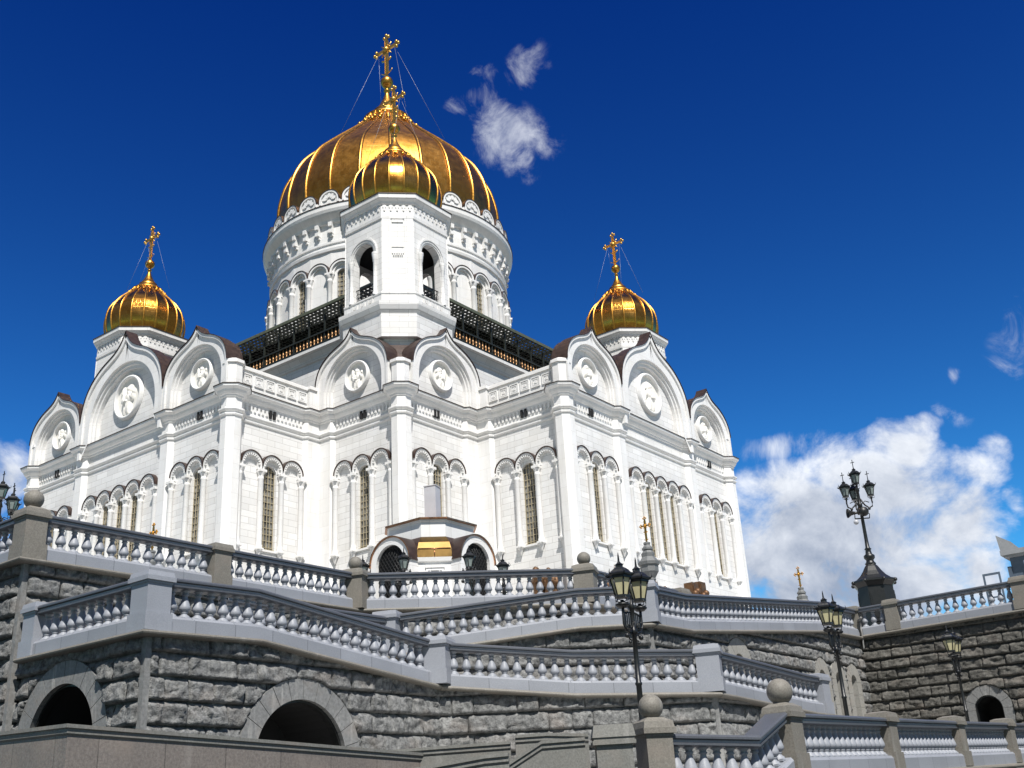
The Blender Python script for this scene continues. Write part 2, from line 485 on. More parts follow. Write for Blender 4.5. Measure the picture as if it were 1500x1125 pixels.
rf.add([(71.9, -60.3, 5.9), (75.3, -62.2, 5.9), (75.3, -52, 5.5), (71.9, -52, 5.5)], [(0, 1, 2, 3)])
struct('ramp_floor', rf, 'paving')
us = MB()
us.add([(68.2, -60, 9.1), (71.8, -60.2, 9.1), (71.8, -57.4, 9.1), (68.2, -57.4, 9.1), (71.8, -42.2, 10.6), (68.2, -42.2, 10.6)], [(0, 1, 2, 3), (3, 2, 4, 5)])
us.add([(64.6, -67.7, 8.25), (71.8, -60.4, 9.1), (68.2, -59.6, 9.1), (62.0, -66.0, 8.25)], [(0, 1, 2, 3)])
struct('stair_floor', us, 'paving')
pv = MB()
pv.prism([(60, -76.5), (80.5, -76.5), (82.2, -73.7), (82.2, -37.1), (60, -37.1)], 0.3, 2.3)
struct('pavement', pv, 'paving')

# ------------------------------------------------------------------ plan of the cathedral
AW, CW, DW = 39.5, 28.4, 17.1
ZT = 41.3
def rot4(p, k):
    x, y = p
    for _ in range(k): x, y = -y, x
    return (x, y)
def bump_pts(s, y, w=1.0, p=0.5):
    return [(s - w, y), (s - 0.58 * w, y - p), (s + 0.58 * w, y - p), (s + w, y)]
def convex_pts(X, Y, q=0.95):
    k = q * 0.4142
    X -= 0.12; Y += 0.12
    return [(X - q, Y - 0.12), (X - q, Y - k), (X - k, Y - q), (X + k, Y - q), (X + q, Y - k), (X + q, Y + k), (X + k, Y + q), (X + 0.12, Y + q)]
quarter = bump_pts(-7.45, -AW) + bump_pts(7.45, -AW) + convex_pts(DW, -AW)
quarter += [(DW, -30.7), (DW + 0.45, -30.4), (DW + 0.45, -CW - 0.45), (DW + 2.0, -CW - 0.45), (DW + 2.3, -CW)]
quarter += convex_pts(CW, -CW)
quarter += [(CW, -19.4), (CW + 0.45, -19.1), (CW + 0.45, -DW - 0.45), (30.4, -DW - 0.45), (30.7, -DW)]
quarter += convex_pts(AW, -DW)
OUT = [rot4(p, k) for k in range(4) for p in quarter]

cath = thing('cathedral', 'huge white marble cathedral with gilded onion domes, rows of arched windows and keel shaped gables', 'cathedral', (0, 0, FL))

def seg_frame(p0, ang):
    return T((p0[0], p0[1], 0)) @ RZ(ang)

def arch_pts(sc, r, zb, zs, n=14):
    """left bottom, up, over, right bottom"""
    pts = [(sc - r, zb)]
    for i in range(n + 1):
        a = PI - PI * i / n
        pts.append((sc + r * math.cos(a), zs + r * math.sin(a)))
    pts.append((sc + r, zb))
    return pts

def wall_panel(mb, s0, s1, z0, z1, holes, depth, mtx):
    """flat wall in its own frame (s to the right, outward -y) with arched openings and their reveals"""
    def q(a, b, za, zb):
        if b - a > 1e-4 and zb - za > 1e-4:
            mb.add([mtx @ Vector(v) for v in ((a, 0, za), (b, 0, za), (b, 0, zb), (a, 0, zb))], [(0, 1, 2, 3)])
    cur = s0
    for (sc, r, zs, zp) in sorted(holes):
        q(cur, sc - r, z0, z1)
        q(sc - r, sc + r, z0, zs)
        pts = arch_pts(sc, r, zs, zp)
        A = [mtx @ Vector((x, 0, z)) for x, z in pts]
        top = [mtx @ Vector((x, 0, z1)) for x, z in pts[1:-1]]
        mb.strip(A[1:-1], top)
        B = [mtx @ Vector((x, depth, z)) for x, z in pts]
        mb.strip(A + [A[0]], B + [B[0]])
        cur = sc + r
    q(cur, s1, z0, z1)

SEGS = [('arm', (-DW, -AW), 0.0, 2 * DW), ('side', (DW, -AW), PI / 2, AW - CW), ('front', (DW, -CW), 0.0, CW - DW),
        ('front2', (CW, -CW), PI / 2, CW - DW), ('side2', (CW, -DW), 0.0, AW - CW)]
BAYS = {'arm': [(DW - 12.45, 1), (DW, 3), (DW + 12.45, 1)], 'side': [(4.8, 1)], 'front': [(6.3, 1)], 'front2': [(5.0, 1)], 'side2': [(6.3, 1)]}
WR, SILL, SPR = 0.80, 26.4, 33.75
def bay_windows(sc, n): return [sc + 2.5 * (i - (n - 1) / 2) for i in range(n)]

wallmb = MB(); pilmb = MB(); hoodmb = []
bay_list = []
for k in range(4):
    for nm, p0, ang, ln in SEGS:
        fr = RZ(k * PI / 2) @ seg_frame(p0, ang)
        vis = (k == 0) or (k == 1 and nm == 'arm')
        holes = []
        if vis:
            for sc, n in BAYS[nm]:
                bay_list.append((fr, sc, n))
                holes += [(s, WR, SILL, SPR) for s in bay_windows(sc, n)]
        wall_panel(wallmb, 0, ln, FL - 1, ZT + 0.3, holes, 0.75, fr)
part('wall', wallmb, 'marble', cath)

# pilasters and corner pillars: each its own part
def pil(name, pts):
    part(name, MB().prism(pts, FL - 0.6, ZT + 0.2), 'marble_trim', cath)
for k in (0, 1):
    for sx in (-7.45, 7.45):
        b = bump_pts(sx, -AW)
        pil('pilaster', [rot4(p, k) for p in [b[0], b[1], b[2], b[3], (b[3][0], -AW + 0.4), (b[0][0], -AW + 0.4)]])
    pts = convex_pts(DW, -AW)
    c = (DW - 0.12, -AW + 0.12)
def octagon(cx, cy, q):
    k = q * 0.4142
    return [(cx - k, cy - q), (cx + k, cy - q), (cx + q, cy - k), (cx + q, cy + k), (cx + k, cy + q), (cx - k, cy + q), (cx - q, cy + k), (cx - q, cy - k)]
CORN = [(-DW + 0.12, -AW + 0.12), (DW - 0.12, -AW + 0.12), (CW - 0.12, -CW + 0.12), (AW - 0.12, -DW + 0.12), (AW - 0.12, DW - 0.12)]
for c in CORN: pil('corner_pillar', octagon(c[0], c[1], 0.95))
INN = [(DW, -30.7), (DW + 0.45, -30.4), (DW + 0.45, -CW - 0.45), (DW + 2.0, -CW - 0.45), (DW + 2.3, -CW), (DW + 2.3, -CW + 0.4), (DW - 0.4, -CW + 0.4), (DW - 0.4, -30.7)]
pil('inner_pilaster', INN)
pil('inner_pilaster', [(-y, -x) for x, y in reversed(INN)])

# cornice, strings and frieze along the whole outline
cor = MB().ring_sweep(OUT, [(-0.05, 40.1), (0.10, 40.15), (0.13, 40.32), (0.24, 40.38), (0.40, 40.62), (0.44, 40.78), (0.62, 40.92), (0.70, 41.0), (0.72, 41.22), (-0.4, 41.3)])
part('cornice', cor, 'marble_trim', cath)
part('cornice_flashing', MB().ring_sweep(OUT, [(0.715, 41.215), (0.79, 41.215), (0.80, 41.28), (-0.4, 41.36)]), 'copper', cath)
stg = MB().ring_sweep(OUT, [(-0.05, 38.25), (0.12, 38.30), (0.16, 38.42), (0.14, 38.50), (0.03, 38.54), (0.03, 38.68), (0.18, 38.74), (0.27, 38.86), (0.27, 38.98), (0.06, 39.12), (-0.05, 39.14)])
part('string_course', stg, 'marble_trim', cath)
fz = MB()
for k in (0, 1):
    for nm, p0, ang, ln in SEGS:
        if k == 1 and nm != 'arm': continue
        fr = RZ(k * PI / 2) @ seg_frame(p0, ang)
        spans = {'arm': [(1.0, 8.6), (10.7, 23.5), (25.6, 33.2)], 'side': [(1.0, 8.7)], 'front': [(2.4, 10.2)], 'front2': [(1.0, 8.9)], 'side2': [(2.4, 10.1)]}[nm]
        for a, b in spans:
            if nm == 'arm' and a > 10 and a < 11:
                continue
            n = int((b - a) / 0.46)
            fz = MB()
            for i in range(n):
                s = a + (i + 0.5) * (b - a) / n
                w = 0.115
                fz.box(s - w, s + w, -0.13, 0.05, 39.5, 40.2, fr)
                fz.box(s - w * 1.9, s + w * 1.9, -0.10, 0.05, 39.95, 40.2, fr)
            part('frieze', fz, 'marble_trim', cath)
for fr, sc, n in bay_list:
    if n == 1:
        sl_ = MB()
        for d in (-0.24, 0.24): sl_.box(sc + d - 0.13, sc + d + 0.13, -0.215, 0.02, 39.35, 40.15, fr)
        part('frieze_slot', sl_, 'dark', cath)

# ---- windows, columns, arches
def window_mesh():
    g = MB()
    pts = arch_pts(0, WR + 0.05, 0, SPR - SILL)
    g.add([(x, 0.34, z) for x, z in pts] , [tuple(range(len(pts)))])
    return g.mesh('window')
def frame_mesh():
    g = MB()
    H = SPR - SILL
    for x in (-0.74, -0.36, 0.0, 0.36, 0.74):
        top = H + math.sqrt(max(0, WR ** 2 - x * x))
        g.box(x - 0.032, x + 0.032, 0.24, 0.31, 0, top)
    z = 0.3
    while z < H + 0.5:
        w = WR if z < H else math.sqrt(max(0, WR ** 2 - (z - H) ** 2))
        g.box(-w, w, 0.25, 0.305, z - 0.028, z + 0.028)
        z += 0.62
    g.box(-WR, WR, -0.02, 0.5, -0.05, 0.06)
    return g.mesh('window_frame')
def sill_mesh():
    return MB().box(-1.0, 1.0, -0.16, 0.1, -0.22, -0.04).mesh('sill')
def column_mesh():
    g = MB()
    z0 = SILL - 0.0
    g.lathe([(0.02, -0.95), (0.07, -0.85), (0.16, -0.6), (0.24, -0.35), (0.36, -0.2), (0.36, -0.02), (0.30, 0.06), (0.34, 0.2), (0.27, 0.34), (0.285, 0.5), (0.265, 6.55), (0.29, 6.6), (0.29, 6.7), (0.265, 6.74), (0.27, 6.9), (0.38, 7.15), (0.41, 7.22), (0.33, 7.26), (0.33, 7.27)], 12)
    g.box(-0.40, 0.40, -0.40, 0.32, 7.24, 7.48)
    g.box(-0.34, 0.34, -0.34, 0.32, -0.2, -0.04)
    return g.mesh('column')
win_me, frm_me, sill_me, col_me = window_mesh(), frame_mesh(), sill_mesh(), column_mesh()
for me, mm in ((win_me, 'glass'), (frm_me, 'sashgold'), (sill_me, 'marble_trim'), (col_me, 'marble_trim')): me.materials.append(M[mm])

def arch_ring(mb, sc, ro, ri, zb, zs, y0, y1, fr, n=18, legs=True):
    A = arch_pts(sc, ro, zb, zs, n); B = arch_pts(sc, ri, zb, zs, n)
    if not legs: A = A[1:-1]; B = B[1:-1]
    Ao = [fr @ Vector((x, y0, z)) for x, z in A]; Bo = [fr @ Vector((x, y0, z)) for x, z in B]
    Ai = [fr @ Vector((x, y1, z)) for x, z in A]; Bi = [fr @ Vector((x, y1, z)) for x, z in B]
    mb.strip(Bo, Ao); mb.strip(Ao, Ai); mb.strip(Bi, Bo)
    mb.add([Ao[0], Ai[0], Bi[0], Bo[0]], [(0, 1, 2, 3)]); mb.add([Ao[-1], Ai[-1], Bi[-1], Bo[-1]], [(3, 2, 1, 0)])

for fr, sc, n in bay_list:
    ws = bay_windows(sc, n)
    for s in ws:
        o = part('window', win_me, None, cath, fr @ T((s, 0, SILL)))
        part('window_frame', frm_me, None, o, fr @ T((s, 0, SILL)))
        part('sill', sill_me, None, o, fr @ T((s, 0, SILL)))
    arches = [ws[0] - 2.5] + ws + [ws[-1] + 2.5]
    for s in [a - 1.25 for a in arches] + [arches[-1] + 1.25]:
        part('column', col_me, None, cath, fr @ T((s, -0.22, SILL)))
    g = MB(); d = MB(); hd = MB()
    for i, s in enumerate(arches):
        zs = 34.25
        zb = SILL + 7.48
        arch_ring(g, s, 1.20, 1.03, zb, zs, -0.42, 0.02, fr)
        arch_ring(g, s, 1.035, 0.80, zb, zs, -0.26, 0.02, fr)
        arch_ring(hd, s, 1.31, 1.20, zs, zs, -0.50, 0.02, fr, legs=False)
        for j in range(12):
            a = PI * (j + 0.5) / 12
            m = fr @ T((s + 0.94 * math.cos(a), -0.27, zs + 0.94 * math.sin(a))) @ Matrix.Rotation(-(a - PI / 2), 4, 'Y')
            d.box(-0.065, 0.065, -0.14, 0.02, -0.11, 0.10, m)
    p = part('arcade', g, 'marble_trim', cath)
    part('dentil_band', d, 'marble_trim', p)
    part('copper_hood', hd, 'copper', p)

# ---- gables
KEEL = [(1, -0.5), (1, -0.25), (1, 0), (0.99, 0.10), (0.965, 0.20), (0.92, 0.31), (0.86, 0.40), (0.78, 0.485), (0.69, 0.555), (0.59, 0.615), (0.48, 0.665), (0.37, 0.705), (0.27, 0.745), (0.185, 0.79), (0.115, 0.845), (0.06, 0.905), (0.02, 0.965), (0, 1.0)]
def keel_pts(w, zs, h, off=0.0):
    r = [(w * x, zs + h * z) for x, z in KEEL]
    if off:
        q = []
        for i, (x, z) in enumerate(r):
            a = r[max(0, i - 1)]; b = r[min(len(r) - 1, i + 1)]
            dx, dz = b[0] - a[0], b[1] - a[1]
            L = math.hypot(dx, dz)
            nx, nz = dz / L, -dx / L
            if i == len(r) - 1: nx, nz = 0, 1.6
            q.append((x + nx * off, z + nz * off))
        r = q
    return [(-x, z) for x, z in r] + [(x, z) for x, z in reversed(r[:-1])]
def round_pts(r, zb, zc):
    n = len(KEEL)
    pts = []
    for i in range(n):
        t = i / (n - 1)
        if i == 0: pts.append((r, zb))
        else:
            a = (i - 1) / (n - 2) * PI / 2
            pts.append((r * math.cos(a), zc + r * math.sin(a)))
    return [(-x, z) for x, z in pts] + [(x, z) for x, z in reversed(pts[:-1])]

def relief(r, seed):
    rnd = random.Random(seed)
    lean = rnd.uniform(-0.1, 0.1); turn = rnd.choice((-1, 1)); wing = rnd.random() < 0.4
    E_ = [(lean, 0.40, 0.15, 0.19, 0.30), (lean, 0.42, 0.30, 0.30, 0.07), (lean * 0.5, -0.05, 0.36, 0.30, 0.24), (0, -0.5, 0.30, 0.5, 0.22), (0.30 * turn, -0.12, 0.13, 0.30, 0.30), (-0.36 * turn, 0.0, 0.12, 0.26, 0.26),
          (-0.46 * turn, 0.22, 0.08, 0.14, 0.25), (0.1 * turn, -0.2, 0.2, 0.09, 0.33), (lean, 0.22, 0.1, 0.16, 0.26), (0.16, -0.75, 0.14, 0.4, 0.28), (-0.18, -0.7, 0.14, 0.4, 0.26)]
    if wing: E_ += [(0.45 * turn, 0.28, 0.13, 0.38, 0.2)]
    else: E_ += [(-0.52 * turn, -0.25, 0.06, 0.5, 0.2)]
    g = MB()
    NR, NA = 30, 64
    def h(x, z):
        v = 0
        for cx, cz, a, b, d in E_:
            q = ((x - cx) / a) ** 2 + ((z - cz) / b) ** 2
            if q < 1: v = max(v, d * math.sqrt(1 - q) + 0.02)
        if v > 0.1 and z < 0.2: v += 0.035 * math.sin(30 * x + 9 * z * turn + 4 * noise.noise(Vector((x * 4, z * 4, seed))))
        return v
    KD = 0.66
    vs = [(0, -h(0, 0) * r * KD, 0)]
    for i in range(1, NR + 1):
        for j in range(NA):
            a = 2 * PI * j / NA; q = i / NR * 0.99
            x, z = q * math.cos(a), q * math.sin(a)
            vs.append((x * r, -h(x, z) * r * (KD if i < NR else 0), z * r))
    fs = [(0, 1 + (j + 1) % NA, 1 + j) for j in range(NA)]
    for i in range(NR - 1):
        for j in range(NA):
            a = 1 + i * NA + j; b = 1 + i * NA + (j + 1) % NA
            fs.append((a, b, b + NA, a + NA))
    g.add(vs, fs, True)
    return g

GZ = 41.3
seed = 1
def gable(fr, sc, w, h, mz, mr, deep):
    global seed
    zs = 44.0
    f = fr @ T((sc, 0, 0))
    def P(pts, y): return [f @ Vector((x, y, z)) for x, z in pts]
    g = MB()
    ko = keel_pts(w, zs, h); km = keel_pts(w, zs, h, -0.30 * w / 5)
    zc = 43.0 + 0.06 * (w - 5)
    r1, r2, r3 = 0.80 * w, 0.755 * w, 0.71 * w
    i1, i2, i3 = round_pts(r1, GZ, zc), round_pts(r2, GZ, zc), round_pts(r3, GZ, zc)
    yA, yB, yC, yD, yT = -1.0, -0.82, -0.55, -0.32, 0.06
    g.strip(P(km, yA), P(ko, yA)); g.strip(P(km, yB), P(km, yA)); g.strip(P(ko, yA), P(ko, 0.22))
    g.strip(P(i1, yB), P(km, yB)); g.strip(P(i1, yC), P(i1, yB))
    g.strip(P(i2, yC), P(i1, yC)); g.strip(P(i2, yD), P(i2, yC))
    g.strip(P(i3, yD), P(i2, yD)); g.strip(P(i3, yT), P(i3, yD))
    gb = part('gable', g, 'marble_trim', cath)
    t = MB()
    base = P(i3, yT)
    t.add(base, [tuple(range(len(base)))])
    part('tympanum', t, 'marble', gb)
    r_ = MB()
    ku = keel_pts(w, zs, h, 0.07)[2:-2]
    kc_ = ko[2:-2]
    r_.strip(P(ku, -1.10), P(ku, 0.3)); r_.strip(P(kc_, -1.10), P(ku, -1.10))
    kb = [(x * 1.0, z if z < zs else zs + (z - zs) * (0.86 if abs(x) < 0.3 * w else 0.96)) for x, z in keel_pts(w, zs, h, 0.05)[2:-2]]
    r_.strip(P(kb, 0.2), P(kb, deep)); r_.add(P(ku, 0.3), [tuple(range(len(ku)))])
    r_.add(P(kb, deep), [tuple(range(len(kb)))])
    part('gable_roof', r_, 'copper', gb)
    m = MB()
    mm = f @ T((0, yT - 0.02, mz)) @ Matrix.Rotation(PI / 2, 4, 'X')
    m.lathe([(mr * 0.86, 0.0), (mr * 0.87, 0.34), (mr * 0.91, 0.40), (mr * 0.97, 0.36), (mr, 0.2), (mr * 1.02, 0)], 40, mm)
    md = part('medallion', m, 'marble_trim', gb)
    rl = relief(mr * 0.87, seed); seed += 1
    rr = part('relief_figure', rl, 'relief', gb, f @ T((0, yT - 0.03, mz)))
for k in (0, 1):
    fr = RZ(k * PI / 2) @ seg_frame((-DW, -AW), 0)
    for sc, w, h, mz, mr, dp in ((DW - 12.35, 4.95, 5.0, 44.1, 1.65, 0.9), (DW, 7.25, 8.5, 45.2, 2.45, 1.6), (DW + 12.35, 4.95, 5.0, 44.1, 1.65, 0.9)):
        gable(fr, sc, w, h, mz, mr, dp)
gable(seg_frame((DW, -CW), 0), 5.45, 5.1, 5.1, 44.1, 1.68, 1.0)
gable(seg_frame((CW, -CW), PI / 2), CW - DW - 5.45, 5.1, 5.1, 44.1, 1.68, 1.0)

# ---- posts above the pilasters, parapets on the re-entrant sides
for c in CORN:
    g = MB().prism(octagon(c[0], c[1], 0.86), 41.2, 43.7)
    g.prism(octagon(c[0], c[1], 1.02), 43.7, 44.0)
    g.prism(octagon(c[0], c[1], 1.0), 44.0, 44.25, 0.6)
    part('post', g, 'marble_trim', cath)
for k in (0, 1):
    for sx in (-7.45, 7.45):
        p = [rot4(q, k) for q in ((sx - 0.5, -AW - 0.45), (sx + 0.5, -AW - 0.45), (sx + 0.5, -AW + 0.3), (sx - 0.5, -AW + 0.3))]
        part('post', MB().prism(p, 41.2, 43.6), 'marble_trim', cath)
def parapet(fr, s0, s1, n, post_at):
    g = MB()
    g.box(s0, s1, -0.12, 0.5, 41.2, 43.5, fr)
    g.box(s0, s1, -0.30, 0.6, 43.5, 43.75, fr)
    g.box(s0, s1, -0.22, 0.6, 43.75, 43.9, fr)
    g.box(s0, s1, -0.20, 0.3, 41.2, 41.75, fr)
    for i in range(n):
        s = s0 + (i + 0.5) * (s1 - s0) / n
        for a, b, y in ((0.55, 0.45, -0.24), (0.36, 0.28, -0.20)):
            g.box(s - a, s + a, y, -0.1, 42.65 + b, 42.65 + a, fr); g.box(s - a, s + a, y, -0.1, 42.65 - a, 42.65 - b, fr)
            g.box(s - a, s - b, y + 0.002, -0.1, 42.65 - b, 42.65 + b, fr); g.box(s + b, s + a, y + 0.002, -0.1, 42.65 - b, 42.65 + b, fr)
        g.box(s - 0.15, s + 0.15, -0.22, -0.1, 42.5, 42.8, fr)
    a, b = post_at
    g.box(a, b, -0.5, 0.5, 41.2, 43.6, fr); g.box(a - 0.12, b + 0.12, -0.65, 0.6, 43.6, 43.95, fr)
    part('parapet', g, 'marble_trim', cath)
parapet(seg_frame((DW, -AW), PI / 2), 0.9, 9.2, 6, (9.2, 10.5))
parapet(seg_frame((CW, -DW), 0), 1.9, 10.1, 6, (0.55, 1.9))

# ---- roofs of arms and corner blocks, main block
g = MB()
for k in range(4):
    P_ = lambda x, y, z: (*rot4((x, y), k), z)
    g.add([P_(-16.6, -38.9, 43.3), P_(16.6, -38.9, 43.3), P_(16.6, -20, 43.8), P_(-16.6, -20, 43.8), P_(-9, -33, 46.0), P_(9, -33, 46.0), P_(9, -20, 46.4), P_(-9, -20, 46.4)],
          [(0, 1, 5, 4), (1, 2, 6, 5), (4, 5, 6, 7), (3, 0, 4, 7)])
    g.add([P_(DW - 0.5, -CW + 0.4, 43.9), P_(CW - 0.4, -CW + 0.4, 43.9), P_(CW - 0.4, -DW + 0.5, 43.9), P_(DW - 0.5, -DW + 0.5, 43.9)], [(0, 1, 2, 3)])
    g.add([P_(CW - 0.3, -CW + 0.3, 44.0), P_(CW - 2.2, -CW + 0.6, 46.6), P_(CW - 0.6, -CW + 2.2, 46.6), P_(CW - 4, -CW + 4, 46.9)], [(0, 2, 3, 1)])
part('roof', g, 'copper', cath)
blk = [(-20, -20), (20, -20), (20, 20), (-20, 20)]
b_ = MB().prism(blk, 40, 53.9)
b_.ring_sweep(blk, [(0, 53.0), (0.15, 53.1), (0.3, 53.5), (0.7, 54.0), (0.95, 54.1), (0.95, 54.5), (-3, 54.6)])
part('block_wall', b_, 'marble', cath)
part('block_roof', MB().prism([(x * 0.86, y * 0.86) for x, y in blk], 54.3, 55.0), 'copper', cath)

# ---- roof galleries with bronze balusters and dark metal canopies
bal_b = MB().lathe([(0.13, 0), (0.13, 0.12), (0.07, 0.18), (0.17, 0.42), (0.15, 0.58), (0.06, 0.82), (0.10, 0.92), (0.05, 1.0), (0.11, 1.1)], 8).mesh('baluster')
bal_b.materials.append(M['bronze_b'])
for ang in (0, PI / 2):
    fr = RZ(ang)
    g = MB()
    for i in range(14):
        x = -17.4 + i * 2.68
        g.box(x - 0.09, x + 0.09, -20.9, -20.72, 54.6, 58.9, fr)
    g.box(-18, 18, -21.0, -20.5, 54.56, 54.72, fr)
    g.box(-18, 18, -20.98, -20.52, 55.86, 56.06, fr)
    g.box(-18, 18, -20.55, -20.5, 54.7, 55.9, fr)
    gal = part('gallery', g, 'green', cath, None)
    c = MB()
    for i in range(9): c.box(-18, 18, -21.3 + i * 0.62 - 0.06, -21.3 + i * 0.62 + 0.06, 58.72, 58.96, fr)
    for i in range(56):
        x = -17.6 + i * 0.64
        c.box(x - 0.05, x + 0.05, -21.3, -16.2, 58.74, 58.94, fr)
        if i % 4 == 0:
            c.box(x - 0.07, x + 0.07, -21.3, -16.2, 58.66, 58.97, fr)
            c.tube([fr @ Vector((x, -20.8, 57.2)), fr @ Vector((x, -19.0, 58.75))], 0.05, 5)
    c.box(-18, 18, -18.9, -16.2, 58.95, 59.0, fr)
    part('canopy', c, 'green', gal)
    part('canopy_edge', MB().box(-18, 18, -21.5, -21.36, 58.75, 59.12, fr), 'greenedge', gal)
    for i in range(58):
        x = -17.2 + i * 0.604
        part('baluster', bal_b, None, gal, fr @ T((x, -20.76, 54.73)))

# ---- domes: shared pieces
def cross_mb(h, a, t):
    """gilded budded cross, foot at z=0, arms along x"""
    g = MB()
    zc = h * 0.66
    g.box(-t, t, -t * 0.6, t * 0.6, 0, h * 0.93)
    g.box(-t * 1.35, -t * 0.9, -t * 0.7, t * 0.7, 0.1 * h, h * 0.86); g.box(t * 0.9, t * 1.35, -t * 0.7, t * 0.7, 0.1 * h, h * 0.86)
    g.box(-a * 0.92, a * 0.92, -t * 0.62, t * 0.62, zc - t, zc + t)
    k = t * 1.9
    for cx, cz, dx, dz in ((0, h * 0.95, 0, 1), (-a * 0.93, zc, -1, 0), (a * 0.93, zc, 1, 0)):
        g.ball((cx + dx * k * 0.9, 0, cz + dz * k * 0.9), k * 0.62, 8, 6)
        g.ball((cx + dz * k, 0, cz + dx * k), k * 0.62, 8, 6); g.ball((cx - dz * k, 0, cz - dx * k), k * 0.62, 8, 6)
    n = 16
    g.tube([(a * 0.34 * math.cos(2 * PI * i / n), 0, zc + a * 0.34 * math.sin(2 * PI * i / n)) for i in range(n)], t * 0.45, 6, closed=True)
    for sx in (-1, 1):
        for sz in (-1, 1): g.tube([(sx * a * 0.12, 0, zc + sz * a * 0.12), (sx * a * 0.44, 0, zc + sz * a * 0.44)], [t * 0.7, t * 0.35], 6)
    g.ball((0, -t * 0.4, zc), t * 2.0, 10, 6)
    g.tube([(-a * 0.42, 0, h * 0.40 + 0.03 * h), (-a * 0.2, 0, h * 0.40), (a * 0.2, 0, h * 0.40), (a * 0.42, 0, h * 0.40 + 0.03 * h)], t * 0.7, 6)
    g.tube([(a * 0.55 * math.sin(q), 0, h * 0.13 - a * 0.35 * math.cos(q) + a * 0.2) for q in [(-1.2 + 2.4 * i / 8) for i in range(9)]], [t * 0.25 + t * 0.4 * (1 - abs(i - 4) / 4) for i in range(9)], 6)
    return g

def smooth_prof(P, sub=4):
    out = []
    n = len(P)
    for i in range(n - 1):
        p0, p1, p2, p3 = P[max(0, i - 1)], P[i], P[i + 1], P[min(n - 1, i + 2)]
        for j in range(sub):
            t = j / sub
            out.append(tuple(0.5 * ((2 * p1[q]) + (-p0[q] + p2[q]) * t + (2 * p0[q] - 5 * p1[q] + 4 * p2[q] - p3[q]) * t * t + (-p0[q] + 3 * p1[q] - 3 * p2[q] + p3[q]) * t ** 3) for q in (0, 1)))
    out.append(P[-1])
    return out

def ribs_mb(prof, n, w, pr):
    g = MB()
    for k in range(n):
        a = 2 * PI * k / n
        rad = Vector((math.cos(a), math.sin(a), 0)); tan = Vector((-math.sin(a), math.cos(a), 0))
        rows = []
        for i, (r, z) in enumerate(prof):
            q = prof[max(0, i - 1)]; s = prof[min(len(prof) - 1, i + 1)]
            d = Vector((s[0] - q[0], s[1] - q[1])).normalized()
            nr, nz = d.y, -d.x
            ww = w * min(1.0, 0.35 + r / prof[0][0] * 0.75)
            c = rad * r + Vector((0, 0, z))
            nv = rad * nr + Vector((0, 0, nz))
            rows += [c - tan * ww + nv * -0.02, c - tan * ww * 0.75 + nv * pr * 0.8, c + nv * pr, c + tan * ww * 0.75 + nv * pr * 0.8, c + tan * ww + nv * -0.02]
        fs = []
        for i in range(len(prof) - 1):
            for j in range(4): fs.append((i * 5 + j, i * 5 + j + 1, i * 5 + 6 + j, i * 5 + 5 + j))
        g.add(rows, fs, True)
    return g

def finial_mb(r0, z0, z1, nb, beads=()):
    """scalloped collar and cone"""
    g = MB()
    P = [(r0 * q, z0 + t * (z1 - z0)) for q, t in ((1.08, -0.05), (1.13, 0.0), (1.0, 0.05), (0.80, 0.14), (0.64, 0.23), (0.66, 0.26), (0.58, 0.28), (0.36, 0.46), (0.21, 0.62), (0.125, 0.76), (0.095, 0.84), (0.165, 0.87), (0.165, 0.885), (0.09, 0.91), (0.085, 0.94), (0.15, 0.98), (0.19, 1.0))]
    g.lathe(P, 28)
    for br_, bz in beads:
        for k in range(nb):
            a = 2 * PI * (k + 0.5) / nb
            g.ball((br_ * math.cos(a), br_ * math.sin(a), bz), r0 * 0.10, 8, 5)
    for k in range(nb):
        a = 2 * PI * k / nb
        g.ball((r0 * 1.10 * math.cos(a), r0 * 1.10 * math.sin(a), z0 - 0.10 * (z1 - z0)), r0 * 0.105, 8, 5)
    return g

# ---- bell towers
OH, OK_ = 4.99, 2.62
OCT = [(-OK_, -OH), (OK_, -OH), (OH, -OK_), (OH, OK_), (OK_, OH), (-OK_, OH), (-OH, OK_), (-OH, -OK_)]
small_prof = smooth_prof([(4.6, 64.05), (5.0, 65.2), (5.15, 66.3), (5.08, 67.4), (4.75, 68.5), (4.0, 69.65), (3.1, 70.55), (2.45, 71.3), (1.9, 72.0)])
rails_ = []
for k in range(4):
    railmb = MB(); rails_.append(railmb)
    fr = RZ(k * PI / 2)
    for i in range(9):
        x = -1.6 + i * 0.4
        railmb.box(x - 0.025, x + 0.025, -4.62, -4.57, 52.45, 54.15, fr)
    for z in (52.8, 54.1): railmb.box(-1.7, 1.7, -4.64, -4.55, z - 0.04, z + 0.04, fr)
    for i in range(4):
        x = -1.2 + i * 0.8
        railmb.tube([fr @ Vector((x + 0.28 * math.cos(q * PI / 5), -4.59, 53.4 + 0.28 * math.sin(q * PI / 5))) for q in range(10)], 0.03, 5, closed=True)
bellmb = MB().lathe([(0.05, 57.6), (0.35, 57.5), (0.55, 57.0), (0.65, 56.3), (0.85, 55.8), (1.0, 55.5), (0.9, 55.5), (0.05, 57.2)], 20)
